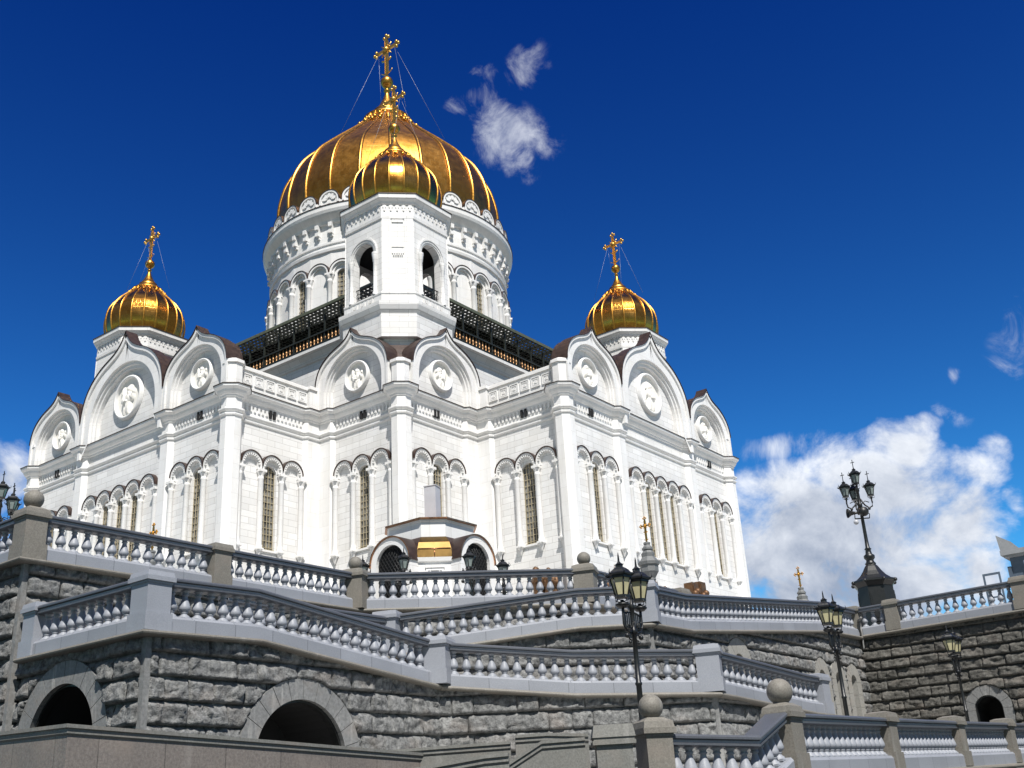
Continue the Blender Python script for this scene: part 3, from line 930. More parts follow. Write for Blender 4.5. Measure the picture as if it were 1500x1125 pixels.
def bell_tower(cx, cy, first=[None]):
    w = T((cx, cy, 0))
    if first[0] is not None:
        src = first[0]
        c = copy_to(src, cath, w)
        for ch in src.children: copy_to(ch, c, w @ WM(src).inverted() @ WM(ch))
        return
    g = MB()
    g.ring_sweep(OCT, [(-0.45, 43.0), (-0.45, 47.35), (0.22, 47.4), (0.28, 49.9), (0.36, 50.05), (0.55, 50.3), (0.72, 50.75), (0.74, 51.15), (0.3, 51.25), (0.14, 51.3), (0.14, 52.2), (0.22, 52.25), (0.22, 52.4), (-1.2, 52.42)])
    for k in range(4):
        fr = RZ(k * PI / 2) @ T((0, -OH, 0))
        wall_panel(g, -OK_, OK_, 52.3, 61.4, [(0, 1.45, 52.4, 57.5)], 0.85, fr)
        # inner face
        fi = RZ(k * PI / 2) @ T((0, -OH + 0.85, 0))
        wall_panel(g, -OK_ - 0.1, OK_ + 0.1, 52.3, 61.4, [(0, 1.45, 52.4, 57.5)], -0.01, fi)
        arch_ring(g, 0, 2.02, 1.85, 57.2, 57.5, -0.16, 0.02, fr); arch_ring(g, 0, 1.86, 1.62, 57.2, 57.5, -0.08, 0.02, fr)
        # parapet ornaments below the opening
        for i in range(3):
            x = -1.1 + i * 1.1
            for a in range(3): g.box(x - 0.42 + a * 0.3, x - 0.22 + a * 0.3, -0.24, -0.1, 51.5 + 0.1 * (a % 2), 52.05 - 0.1 * (a % 2), fr)
        # chamfer face: sunk panel and corbel
        L = math.hypot(OH - OK_, OH - OK_) / 2
        fc = RZ(k * PI / 2) @ T(((OH + OK_) / 2, -(OH + OK_) / 2, 0)) @ RZ(PI / 4)
        g.add([fc @ Vector(v) for v in ((-L, 0, 52.3), (L, 0, 52.3), (L, 0, 61.4), (-L, 0, 61.4))], [(0, 1, 2, 3)])
        g.box(-1.62, -0.72, -0.10, 0.1, 52.35, 61.3, fc); g.box(0.72, 1.62, -0.10, 0.1, 52.35, 61.3, fc)
        g.box(-0.60, 0.60, -0.10, 0.1, 60.6, 60.9, fc); g.box(-0.62, 0.62, -0.16, 0.1, 57.6, 57.85, fc); g.box(-0.62, 0.62, -0.09, 0.1, 56.9, 57.6, fc)
        for i in range(6): g.box(-0.5 + i * 0.18, -0.4 + i * 0.18, -0.14, 0.1, 56.65, 57.0, fc)
        # jamb columns with capitals
        for sx in (-1, 1):
            g.lathe([(0.27, 52.4), (0.27, 52.7), (0.2, 52.8), (0.19, 56.2), (0.24, 56.3), (0.3, 56.9), (0.34, 57.1), (0.34, 57.3)], 10, fr @ T((sx * 1.72, -0.06, 0)))
    g.ring_sweep(OCT, [(0, 61.0), (0.12, 61.05), (0.14, 61.3), (0.05, 61.35), (0.05, 62.7), (0.2, 62.75), (0.3, 63.0), (0.6, 63.3), (0.62, 63.75), (0.5, 63.8), (-1.0, 64.1)])
    # scalloped frieze
    n8 = len(OCT)
    for i in range(n8):
        a = Vector(OCT[i]); b = Vector(OCT[(i + 1) % n8]); L = (b - a).length
        ang = math.atan2((b - a).y, (b - a).x)
        fr = T((a.x, a.y, 0)) @ RZ(ang)
        n = max(3, round(L / 0.66))
        for j in range(n):
            s = (j + 0.5) * L / n
            g.box(s - 0.09, s + 0.09, -0.14, 0, 61.95, 62.75, fr); g.box(s - 0.2, s + 0.2, -0.12, 0, 62.35, 62.75, fr)
    # vault over the bells and a floor
    t = part('bell_tower', g, 'marble', cath, w)
    first[0] = t
    part('cornice_flashing', MB().ring_sweep(OCT, [(0.615, 63.76), (0.69, 63.76), (0.69, 63.84), (-1.0, 64.16)]), 'copper', t, w)
    part('belfry_ceiling', MB().prism([(x * 0.86, y * 0.86) for x, y in OCT], 59.4, 59.9), 'dark', t, w)  # belfry shade put into the ceiling as a near-black colour
    part('belfry_floor', MB().prism([(x * 0.9, y * 0.9) for x, y in OCT], 52.0, 52.35), 'copper', t, w)  # floor kept dark so less light bounces up inside the belfry
    for rm in rails_: part('railing', rm, 'iron', t, w)
    part('bell', bellmb, 'bronze', t, w)
    part('dome', MB().lathe(small_prof, 20, flat=True), 'golddome_s', t, w)
    part('rib', ribs_mb(small_prof, 20, 0.13, 0.11), 'gold', t, w)
    f = finial_mb(1.85, 72.0, 75.6, 20, [(2.6, 71.15)]); f.ball((0, 0, 76.15), 0.66, 16, 10)
    part('finial', f, 'gold', t, w)
    part('cross', cross_mb(5.3, 1.5, 0.155), 'golddull', t, w @ T((0, 0, 76.75)))
    ww = MB()
    for a in (0.3, 2.2, 3.6, 5.4):
        ww.tube([(1.0 * math.cos(a) / abs(math.cos(a)), 0, 80.1), (3.6 * math.cos(a), 3.6 * math.sin(a), 71.5)], 0.014, 4)
    part('stay_wire', ww, 'wire', t, w)
EC = 23.32
bell_tower(EC, -EC); bell_tower(-EC, -EC); bell_tower(EC, EC)

# ---- central drum
ND, RA = 32, 16.25
HW = RA * math.tan(PI / ND)
g = MB(); ar = MB()
dwin, dfr = None, None
gl = MB(); pts = arch_pts(0, 0.80, 60.3, 67.0)
gl.add([(x, 0.42, z) for x, z in pts], [tuple(range(len(pts)))])
dw_me = gl.mesh('drum_window'); dw_me.materials.append(M['glass'])
fm = MB()
for x in (-0.5, 0, 0.5): fm.box(x - 0.045, x + 0.045, 0.30, 0.38, 60.3, 67.0 + math.sqrt(0.75 ** 2 - x * x))
for i in range(11): fm.box(-0.74, 0.74, 0.31, 0.37, 60.9 + i * 0.66 - 0.035, 60.9 + i * 0.66 + 0.035)
df_me = fm.mesh('window_frame'); df_me.materials.append(M['sashgold'])
cm = MB().lathe([(0.42, 56), (0.42, 57.0), (0.34, 57.2), (0.31, 65.9), (0.37, 66.0), (0.37, 66.15), (0.32, 66.2), (0.38, 66.4), (0.52, 66.75), (0.52, 66.85)], 12)
cm.box(-0.5, 0.5, -0.5, 0.4, 66.85, 67.1)
dc_me = cm.mesh('column'); dc_me.materials.append(M['marble_trim'])
drum = None
panels = []
for k in range(ND):
    th = 2 * PI * k / ND
    fr = RZ(th) @ T((0, -RA, 0))
    panels.append((k, fr))
    wall_panel(g, -HW, HW, 54, 70.8, [(0, 0.74, 60.3, 67.0)] if k % 2 == 0 else [], 0.6, fr)
    arch_ring(ar, 0, 1.56, 1.30, 67.0, 67.25, -0.5, 0.02, fr); arch_ring(ar, 0, 1.31, 1.02, 67.0, 67.25, -0.25, 0.02, fr)
RL = [(RA, 70.4), (RA + 0.25, 70.5), (RA + 0.32, 70.85), (RA + 0.1, 71.0), (RA + 0.1, 71.4), (RA + 0.25, 71.5), (RA + 0.25, 71.8), (RA + 0.05, 71.9), (RA + 0.05, 74.4), (RA + 0.35, 74.5), (RA + 0.5, 74.9), (RA + 1.0, 75.4), (RA + 1.15, 75.6), (RA + 1.3, 76.0), (RA + 1.32, 76.6), (RA - 0.5, 76.75)]
g.lathe(RL, 96, smooth=False)
drum = part('central_drum', g, 'marble_trim', cath)
part('drum_arcade', ar, 'marble_trim', drum)
dh = MB()
for k, fr in panels: arch_ring(dh, 0, 1.65, 1.56, 67.25, 67.25, -0.56, 0.02, fr, legs=False)
part('copper_hood', dh, 'copper', drum)
for k, fr in panels:
    th = 2 * PI * k / ND
    if k % 2 == 0:
        part('drum_window', dw_me, None, drum, fr); part('window_frame', df_me, None, drum, fr)
    part('column', dc_me, None, drum, RZ(th + PI / ND) @ T((0, -RA - 0.30, 0)))
bm = MB().box(-0.24, 0.24, -0.70, 0.1, 73.85, 74.45).box(-0.24, 0.24, -0.45, 0.1, 73.4, 73.85).box(-0.24, 0.24, -0.62, 0.1, 72.95, 73.4).box(-0.2, 0.2, -0.28, 0.1, 72.6, 72.95)
br_me = bm.mesh('bracket'); br_me.materials.append(M['marble_trim'])
for k in range(52): part('bracket', br_me, None, drum, RZ(2 * PI * (k + 0.5) / 52) @ T((0, -RA - 0.05, 0)))
part('drum_flashing', MB().lathe([(RA + 1.32, 76.6), (RA + 1.4, 76.6), (RA + 1.4, 76.7), (RA - 0.5, 76.85)], 96, smooth=False), 'copper', drum)
# ring of small round gables at the foot of the dome
kk = MB(); kc = MB()
RK = 16.75
HK = RK * math.tan(PI / ND)
for k in range(ND):
    fr = RZ(2 * PI * (k + 0.5) / ND) @ T((0, -RK, 0))
    pts = [(-HK, 76.7), (-HK, 77.3)] + [(1.42 * math.cos(PI - PI * i / 14), 77.75 + 1.42 * math.sin(PI - PI * i / 14)) for i in range(15)] + [(HK, 77.3), (HK, 76.7)]
    F_ = [fr @ Vector((x, -0.12, z)) for x, z in pts]; B_ = [fr @ Vector((x, 0.7, z)) for x, z in pts]
    kk.add(F_, [tuple(range(len(F_) - 1, -1, -1))]); kk.strip(F_, B_)
    arch_ring(kk, 0, 1.42, 1.18, 77.2, 77.75, -0.30, 0.02, fr)
    for j in range(5):
        a = PI * (j + 0.5) / 5
        m = fr @ T((0.68 * math.cos(a), -0.13, 77.72 + 0.68 * math.sin(a))) @ Matrix.Rotation(PI / 2 - a, 4, 'Y')
        kk.add([m @ Vector((0.24 * math.sin(q * PI / 4) * (1.0 if q not in (3, 4, 5) else 0.6), -0.14, 0.36 * math.cos(q * PI / 4))) for q in range(8)] + [m @ Vector((0.24 * math.sin(q * PI / 4), 0.05, 0.36 * math.cos(q * PI / 4))) for q in range(8)],
               [tuple(range(8))] + [(q, 8 + q, 8 + (q + 1) % 8, (q + 1) % 8) for q in range(8)])
    kk.box(-0.2, 0.2, -0.25, 0.0, 77.2, 77.5, fr)
    arch_ring(kc, 0, 1.50, 1.42, 77.75, 77.75, -0.36, 0.75, fr, legs=False)
ko = part('round_gable_ring', kk, 'marble_trim', drum)
part('gable_edge', kc, 'copper', drum)

# ---- main dome
main_prof = smooth_prof([(15.3, 77.0), (15.75, 79.5), (15.9, 82.0), (15.6, 84.2), (14.9, 86.7), (13.5, 89.3), (11.05, 92.0), (8.7, 94.4), (6.6, 96.5), (4.75, 98.5), (3.35, 100.7)])
dome = part('main_dome', MB().lathe(main_prof, 24, flat=True), 'golddome', cath)
part('rib', ribs_mb(main_prof, 24, 0.25, 0.22), 'gold', dome)
f = finial_mb(3.3, 100.7, 107.3, 28, [(5.3, 98.0), (4.4, 99.0)]); f.ball((0, 0, 108.15), 0.97, 20, 12)
part('finial', f, 'gold', dome)
part('collar', MB().lathe([(3.2, 100.45), (3.62, 100.6), (3.68, 100.8), (3.2, 100.95)], 32), 'copper', dome)
part('cross', cross_mb(8.0, 2.3, 0.23), 'golddull', dome, T((0, 0, 109.1)))
ww = MB()
for sx, x1, y1 in ((-1, -7.5, -4), (-1, -6, 5.5), (1, 7.5, -4), (1, 6.5, 5.5)):
    ww.tube([(sx * 1.7, 0, 114.2), (x1, y1, 97.6)], 0.02, 4)
part('stay_wire', ww, 'wire', dome)

# ---- portals
for k in (0, 1):
    fr = RZ(k * PI / 2) @ seg_frame((-DW, -AW), 0)
    g = MB()
    for ro, ri, y in ((3.4, 3.05, -0.55), (3.06, 2.6, -0.42), (2.61, 2.2, -0.3)):
        arch_ring(g, DW, ro, ri, FL, 20.3, y, 0.02, fr, 28)
    for j in range(24):
        a = PI * (j + 0.5) / 24
        m = fr @ T((DW + 2.83 * math.cos(a), -0.44, 20.3 + 2.83 * math.sin(a))) @ Matrix.Rotation(-(a - PI / 2), 4, 'Y')
        g.box(-0.1, 0.1, -0.08, 0.02, -0.2, 0.2, m)
    p = part('portal', g, 'marble_trim', cath)
    q = MB(); pts = arch_pts(DW, 2.22, FL, 20.3)
    q.add([fr @ Vector((x, -0.06, z)) for x, z in pts], [tuple(range(len(pts)))])
    part('door', q, 'bronze', p)

# ------------------------------------------------------------------ rusticated retaining walls
CH = 0.60
def lerp_profile(prof, s):
    if s <= prof[0][0]: return prof[0][1]
    for (a, za), (b, zb) in zip(prof, prof[1:]):
        if s <= b: return za + (zb - za) * (s - a) / (b - a)
    return prof[-1][1]
US = [0, 0.03, 0.07] + [0.07 + 0.86 * i / 19 for i in range(1, 19)] + [0.93, 0.97, 1]
VS = [0, 0.04, 0.10] + [0.10 + 0.80 * i / 10 for i in range(1, 10)] + [0.90, 0.96, 1]
def rust_wall(name, label, p0, p1, zb, prof, arches=(), material='rust', seed=0, rough=1.0, parent=None, CH=0.67, ring='voussoir'):
    """p0 -> p1 left to right seen from outside; prof (s, z) of the top; arches (s, zc, r_in, r_out, bottom)"""
    a = Vector((p0[0], p0[1], 0)); b = Vector((p1[0], p1[1], 0))
    d = (b - a); L = d.length; d.normalize()
    mtx = T(a) @ RZ(math.atan2(d.y, d.x)) @ T((0, -0.14, 0))
    rnd = random.Random(seed + 11)
    root = parent or thing(name, label, 'wall', (a.x, a.y, zb), 'granite retaining walls')
    g = MB()
    ztop = max(z for _, z in prof)
    c = int(math.floor(zb / CH))
    while c * CH < ztop:
        z0, z1 = c * CH, (c + 1) * CH
        s = -rnd.random() * 1.2
        while s < L:
            ln = rnd.uniform(0.75, 1.75)
            s0, s1 = max(0, s), min(L, s + ln)
            s += ln
            if s1 - s0 < 0.06: continue
            if max(lerp_profile(prof, s0), lerp_profile(prof, s1)) <= z0: continue
            amp = rnd.uniform(0.15, 0.23) * rough; tilt = rnd.uniform(-0.4, 0.05); ph = Vector((rnd.random() * 50, rnd.random() * 50, rnd.random() * 50)); tx = rnd.uniform(-0.25, 0.25)
            us = [u for u in US]; k = max(1, round((s1 - s0) / 1.3))
            if s1 - s0 < 0.5: us = [0, 0.06, 0.2, 0.4, 0.6, 0.8, 0.94, 1]
            vs, keep = [], []
            for v in VS:
                for u in us:
                    x = s0 + (s1 - s0) * u; z = z0 + (z1 - z0) * v
                    eu = min(1.0, min(u, 1 - u) * (s1 - s0) / 0.06); ev = min(1.0, v * CH / 0.045, (1 - v) * CH / 0.15)
                    e = (0.45 + 0.55 * eu ** 0.7) * ev ** 0.8
                    q = ph + Vector((x * 1.5, z * 2.2, 0))
                    nz = noise.fractal(q * 1.6, 0.85, 2.1, 4)
                    wq_ = q + noise.noise_vector(q * 1.3) * 0.25
                    dv, pv_ = noise.voronoi(wq_ * 1.15)
                    cp = pv_[0]; gr = noise.noise_vector(cp * 7.3)
                    df = wq_ * 1.15 - cp
                    fac = gr.x * df.x * 1.5 + gr.y * df.y * 1.7 + gr.z * 0.35
                    h = amp * (1 + tilt * (v - 0.5) * 2 + tx * (u - 0.5) * 2) + rough * (0.11 * fac + 0.05 * nz)
                    y = 0.07 - e * min(0.36, max(0.03, h))
                    zt = lerp_profile(prof, x)
                    ins = False
                    for (sc, zc, ri, ro, bt) in arches:
                        dd = math.hypot(x - sc, z - zc) if z > zc else abs(x - sc)
                        if z >= bt and dd < ro + 0.02: y = max(y, 0.03)
                        if z >= bt - 0.05 and dd < ri + 0.14: ins = True
                    keep.append((not ins, z < zt))
                    vs.append(mtx @ Vector((x, y, min(z, zt))))
            n = len(us); fs = []
            for j in range(len(VS) - 1):
                for i in range(n - 1):
                    f = (j * n + i, j * n + i + 1, (j + 1) * n + i + 1, (j + 1) * n + i)
                    if not any(keep[q][1] for q in f): continue
                    if not any(keep[q][0] for q in f): continue
                    fs.append(f)
            g.add(vs, fs, True)
        c += 1
    part('stone_face', g, material, root)
    for (sc, zc, ri, ro, bt) in arches:
        v = MB()
        nv = max(7, int(PI * ro / 0.62)); gap = 0.012 / ro
        for k in range(nv):
            a0, a1 = PI * k / nv + gap, PI * (k + 1) / nv - gap
            st = 5
            F_, B_ = [], []
            for i in range(st + 1):
                q = a0 + (a1 - a0) * i / st
                F_.append((sc + ro * math.cos(q), zc + ro * math.sin(q)))
            for i in range(st + 1):
                q = a1 - (a1 - a0) * i / st
                F_.append((sc + ri * math.cos(q), zc + ri * math.sin(q)))
            fr_ = [mtx @ Vector((x, -0.09, z)) for x, z in F_]; bk = [mtx @ Vector((x, 0.35, z)) for x, z in F_]
            nn = len(F_)
            v.add(fr_ + bk, [tuple(range(nn - 1, -1, -1))] + [(i, (i + 1) % nn, nn + (i + 1) % nn, nn + i) for i in range(nn)])
        h = zc - bt
        if h > 0.1:
            nb = max(1, round(h / 0.7))
            for sx in (-1, 1):
                for k in range(nb):
                    x0, x1 = sorted((sc + sx * ri, sc + sx * ro))
                    v.box(x0, x1, -0.09, 0.35, bt + h * k / nb + 0.006, bt + h * (k + 1) / nb - 0.006, mtx)
        part('arch_ring', v, ring, root)
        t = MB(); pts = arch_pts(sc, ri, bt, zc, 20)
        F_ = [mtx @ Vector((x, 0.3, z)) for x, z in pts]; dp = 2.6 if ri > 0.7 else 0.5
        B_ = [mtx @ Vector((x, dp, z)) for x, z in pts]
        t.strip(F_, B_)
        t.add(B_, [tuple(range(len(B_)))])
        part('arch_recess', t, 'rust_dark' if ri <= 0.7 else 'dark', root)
        if ri > 0.7:
            e = MB()
            arch_ring(e, sc, ri + 0.01, ri - 0.07, bt, zc, 0.08, 0.3, mtx, 24)
            part('arch_trim', e, 'iron', root)
    return root

def quoin(x, y, z0, z1, rot, mt='voussoir', w=0.22):
    root = [o for o in COL.objects if o.get('category') == 'wall'][-1]
    part('corner_strip', MB().box(-w, w, -w, w, z0, z1, T((x, y, 0)) @ RZ(R(rot))), mt, root)

# ------------------------------------------------------------------ balustrades
bal_prof = [(0.19, 0), (0.19, 0.05), (0.155, 0.06), (0.155, 0.09), (0.10, 0.12), (0.085, 0.16), (0.115, 0.185), (0.115, 0.20), (0.09, 0.21), (0.15, 0.25), (0.178, 0.30), (0.167, 0.365), (0.138, 0.455), (0.103, 0.55), (0.077, 0.64), (0.073, 0.68), (0.105, 0.70), (0.105, 0.73), (0.08, 0.745), (0.10, 0.79), (0.145, 0.82), (0.145, 0.855)]
def baluster_mesh(name, mt):
    g = MB().lathe(bal_prof, 14)
    g.box(-0.17, 0.17, -0.17, 0.17, -0.03, 0.035)
    me = g.mesh(name); me.materials.append(M[mt]); return me
BAL = baluster_mesh('baluster', 'blue')
RAILP = [(0.33, -0.05), (0.28, 0.0), (-0.28, 0.0), (-0.33, -0.05), (-0.33, -0.10), (-0.25, -0.125), (-0.25, -0.19), (-0.29, -0.20), (-0.29, -0.25), (-0.18, -0.28), (0.18, -0.28), (0.29, -0.25), (0.29, -0.20), (0.25, -0.19), (0.25, -0.125), (0.33, -0.10)]
PLP = [(0.26, -1.12), (-0.24, -1.12), (-0.24, -1.57), (0.33, -1.57), (0.33, -1.20)]
STP = [(0.33, -1.56), (-0.2, -1.56), (-0.2, -1.735), (0.36, -1.735), (0.47, -1.725), (0.54, -1.695), (0.555, -1.655), (0.53, -1.60)]

def pier_mb(rot, mt, w, zr, cap=0.12, pyr=0.0):
    g = MB(); m = RZ(rot)
    def sq(h): return [tuple((m @ Vector((x * h, y * h, 0)))[:2]) for x, y in ((-1, -1), (1, -1), (1, 1), (-1, 1))]
    g.prism(sq(w), zr - 1.4, zr - 0.23)
    g.prism(sq(w + 0.05), zr - 1.57, zr - 1.06)
    g.prism(sq(w + 0.03), zr - 0.23, zr - 0.16); g.prism(sq(w + 0.085), zr - 0.16, zr - 0.03); g.prism(sq(w + 0.06), zr - 0.03, zr + cap, 0.93)
    if pyr: g.prism(sq((w + 0.06) * 0.93), zr + cap, zr + cap + pyr, 0.55)
    return g

def ball_mb(r, zr):
    g = MB(); g.ball((0, 0, zr + r * 0.93), r, 28, 18); g.lathe([(r * 0.62, zr - 0.02), (r * 0.6, zr + 0.05), (r * 0.45, zr + 0.08)], 20)
    return g

def balustrade(label, path, piers, group, string='brown', gap=0.45, top_mat='rail', plinth='bluej', skip_string=False, pre=None, post=None):
    """path [(x,y,z of rail top)], piers [(x,y,z, rot deg, material, half width, ball radius)]"""
    root = thing('balustrade', label, 'balustrade', (path[0][0], path[0][1], path[0][2] - 1.6), group)
    part('handrail', MB().sweep(path, RAILP, pre=pre, post=post), top_mat, root)
    part('rail_band', MB().sweep(path, [(0.262, -0.128), (-0.262, -0.128), (-0.262, -0.187), (0.262, -0.187)], pre=pre, post=post), 'blue', root)
    part('plinth', MB().sweep(path, PLP, pre=pre, post=post), plinth, root)
    if not skip_string: part('string_moulding', MB().sweep(path, STP, pre=pre, post=post), string, root)
    for (x, y, z, rt, mt, w, ball) in piers:
        p = part('pier', pier_mb(R(rt), mt, w, z, 0.12, 0.1 if ball else 0.05), mt, root, T((x, y, 0)))
        if ball: part('ball_finial', ball_mb(ball, z + 0.20), 'brown', p, T((x, y, 0)))
    # balusters, evenly spaced between piers
    P = [Vector(p) for p in path]
    cum = [0.0]
    for a, b in zip(P, P[1:]): cum.append(cum[-1] + (Vector((b.x - a.x, b.y - a.y, 0))).length)
    L = cum[-1]
    def at(s):
        for i in range(len(P) - 1):
            if s <= cum[i + 1] + 1e-6:
                t = (s - cum[i]) / (cum[i + 1] - cum[i]); return P[i].lerp(P[i + 1], t)
        return P[-1]
    cuts = [0.0, L]
    ps = []
    for (x, y, z, rt, mt, w, ball) in piers:
        best = min(((at(L * i / 400) - Vector((x, y, at(L * i / 400).z))).length, L * i / 400) for i in range(401))
        if best[0] < 0.7: ps.append((best[1], w))
    ps.sort()
    spans = []; cur = 0.0
    for s, w in ps:
        if s - w - cur > 0.5: spans.append((cur, s - w))
        cur = s + w
    if L - cur > 0.5: spans.append((cur, L))
    for a, b in spans:
        n = max(1, int((b - a - 0.1) / gap)); 
        for i in range(n):
            s = a + (b - a) * (i + 0.5) / n
            p = at(s)
            d = at(min(L, s + 0.1)) - at(max(0, s - 0.1))
            part('baluster', BAL, None, root, T((p.x, p.y, p.z - 1.115)) @ RZ(math.atan2(d.y, d.x)))
    return root

GA, GB, GC, GE = 'balustrades of the upper terrace', 'balustrades of the lower ramp', 'balustrades of the upper stair', 'balustrades of the foreground stair'
ZA = 12.1
P1, P2, P3, P4, KK = (61.0, -81.3), (61.0, -73.7), (61.0, -66.3), (68.1, -58.9), (72.0, -37.0)
balustrade('far left terrace balustrade running away left from the ball topped corner pier', [(40, -81.3, ZA), (61, -81.3, ZA)], [(46.4, -81.3, ZA, 0, 'brown', 0.40, 0), (53.7, -81.3, ZA, 0, 'brown', 0.40, 0)], GA, post=P3)
balustrade('upper left terrace balustrade between two ball topped piers, white wall behind it', [(61, -81.3, ZA), (61, -66.3, ZA)], [(*P1, ZA, 0, 'brown', 0.38, 0.33), (*P2, ZA, 0, 'brown', 0.39, 0), (*P3, ZA, 22, 'brown', 0.52, 0.31)], GA, pre=(40, -81.3), post=P4)
balustrade('terrace balustrade in front of the small gilded entrance pavilion', [(61, -66.3, ZA), (68.1, -58.9, ZA)], [(*P4, ZA, 22, 'brown', 0.46, 0.31)], GA, pre=P1, post=(68.1, -42))
balustrade('terrace balustrade receding behind the twin lantern lamp, right of a ball topped pier', [(68.1, -58.9, ZA), (68.1, -42, ZA)], [(68.1, -50.5, ZA, 0, 'brown', 0.42, 0)], GA, pre=P3)
balustrade('right hand terrace balustrade above the dark rough wall under the tall triple lamp', [(72.0, -37, ZA), (90, -37, 12.35)], [(72.0, -37, ZA, 0, 'brown', 0.36, 0), (74.3, -37, 12.15, 0, 'brown', 0.36, 0), (81.3, -37, 12.25, 0, 'brown', 0.40, 0)], GA, pre=(72, -60))
# lower ramp
B0, BK, B1, B2 = (67.8, -81.1), (67.8, -77.4), (67.8, -68.9), (75.5, -62.2)
balustrade('short pale balustrade of the lower ramp left of its corner pier', [(61.5, -81.1, 8.85), (67.8, -81.1, 8.80)], [(61.8, -81.1, 8.85, 0, 'blue', 0.34, 0), (*B0, 8.80, 0, 'blue', 0.40, 0)], GB, post=B1)
balustrade('pale balustrade of the lower ramp sloping down above the big black arch', [(67.8, -81.1, 8.80), (67.8, -77.4, 8.90), (67.8, -68.9, 8.0)], [(*B1, 8.02, 24, 'blue', 0.60, 0)], GB, pre=(61, -81.1), post=B2)
balustrade('long pale balustrade across the middle, behind the nearest twin lantern lamp', [(67.8, -68.9, 7.98), (71.6, -65.55, 7.47), (75.5, -62.2, 7.25)], [(*B2, 7.28, 22, 'blue', 0.43, 0)], GB, pre=B0, post=(75.5, -52))
balustrade('pale balustrade descending on the right to its free end pier before three lancet niches', [(75.5, -62.2, 7.23), (75.5, -61.3, 7.2), (75.5, -54.0, 6.88), (75.5, -52.0, 6.86)], [(75.5, -52.3, 6.86, 0, 'blue', 0.38, 0)], GB, pre=B1)
# upper stair
C1, C2 = (64.5, -67.9), (72.0, -60.4)
balustrade('half hidden dark balustrade behind the sloping ramp, left of a pale pier', [(64.5, -76, 9.45), (64.5, -67.9, 9.5)], [(*C1, 9.6, 24, 'blue', 0.46, 0)], GC, post=C2)
balustrade('pale balustrade rising to the right below the gilded pavilion', [(64.5, -67.9, 9.58), (69.9, -62.5, 10.43), (72.0, -60.4, 10.48)], [(*C2, 10.5, 22, 'blue', 0.46, 0)], GC, pre=(64.5, -76), post=KK)
balustrade('long curving balustrade of the upper stair beneath the far stone cross column', [(72.0, -60.4, 10.45), (72.0, -57.4, 10.5), (72.0, -42.3, 11.92), (72.0, -37.4, 12.03)], [], GC, pre=C1)
# foreground stair
balustrade('foreground balustrade with warm stone piers receding along the lower right edge', [(82.3, -71.4, 3.93), (82.3, -64.1, 4.06), (82.3, -57, 4.2), (82.3, -50, 4.36), (82.3, -36, 4.7)],
           [(82.3, -71.4, 3.98, 0, 'brown', 0.36, 0.345), (82.3, -64.13, 4.10, 0, 'brown', 0.34, 0), (82.3, -57, 4.23, 0, 'brown', 0.34, 0), (82.3, -50.2, 4.38, 0, 'brown', 0.34, 0), (82.3, -43.2, 4.54, 0, 'brown', 0.34, 0)], GE, gap=0.36, string='brown')
balustrade('short foreground balustrade at the bottom edge with a stone ball at its left', [(80.93, -75.86, 3.42), (82.40, -73.7, 3.29), (82.32, -71.9, 3.93)], [(80.93, -75.86, 3.58, 55, 'brown', 0.34, 0.30)], GE, gap=0.36)

DWN = 1.62
def tops(path, s0=0):
    out = []; s = 0
    for i, p in enumerate(path):
        if i: s += math.hypot(p[0] - path[i - 1][0], p[1] - path[i - 1][1])
        out.append((s, p[2] - DWN))
    return out
rust_wall('retaining_wall', 'rough grey granite wall running left below the terrace corner pier', (40, -81.3), (61, -81.3), 0, [(0, ZA - DWN), (21, ZA - DWN)], seed=1)
rust_wall('retaining_wall', 'rough granite terrace wall behind the sloping lower ramp', (61, -81.3), (61, -66.3), 4, [(0, ZA - DWN), (15, ZA - DWN)], seed=2)
quoin(61.08, -81.38, 0, ZA - DWN, 0, w=0.10)
rust_wall('retaining_wall', 'rough granite terrace wall below the front of the gilded pavilion', (61, -66.3), (68.1, -58.9), 5, [(0, ZA - DWN), (11, ZA - DWN)], seed=3)
quoin(61.12, -66.35, 5, ZA - DWN, 22, w=0.12)
rust_wall('retaining_wall', 'rough granite wall with an arch, left of the sharp corner at lower left', (61.3, -81.1), (67.8, -81.1), 0, tops([(61.3, -81.1, 8.85), (67.8, -81.1, 8.80)]), [(2.7, 4.45, 1.78, 2.45, 0)], seed=4)
rust_wall('retaining_wall', 'rough granite ramp wall with the largest black arch', (67.8, -81.1), (67.8, -68.9), 0, tops([(67.8, -81.1, 8.80), (67.8, -77.4, 8.90), (67.8, -68.9, 8.0)]), [(5.65, 3.75, 1.88, 2.52, 0)], seed=5)
quoin(67.88, -81.18, 0, 8.80 - DWN, 0, w=0.10)
rust_wall('retaining_wall', 'rough granite wall without arches in the middle below the long balustrade', B1, B2, 0, tops([(67.8, -68.9, 7.98), (71.6, -65.55, 7.47), (75.5, -62.2, 7.25)]), seed=6)
quoin(67.90, -68.94, 0, 8.0 - DWN, 24, w=0.10)
rust_wall('retaining_wall', 'rough granite wall below the right hand descending balustrade', B2, (75.5, -51.8), 0, tops([(75.5, -62.2, 7.23), (75.5, -61.3, 7.2), (75.5, -54.0, 6.88), (75.5, -51.8, 6.86)]), seed=7)
quoin(75.58, -62.24, 0, 7.25 - DWN, 22, w=0.12)
rust_wall('retaining_wall', 'rough granite wall seen through the balusters of the half hidden stair', (64.5, -76), C1, 4, tops([(64.5, -76, 9.45), (64.5, -67.9, 9.5)]), seed=8)
rust_wall('retaining_wall', 'rough granite wall below the balustrade that rises towards the right', C1, C2, 4, tops([(64.5, -67.9, 9.58), (69.9, -62.5, 10.43), (72.0, -60.4, 10.48)]), seed=9)
quoin(64.6, -67.94, 4, 9.55 - DWN, 22, w=0.1)
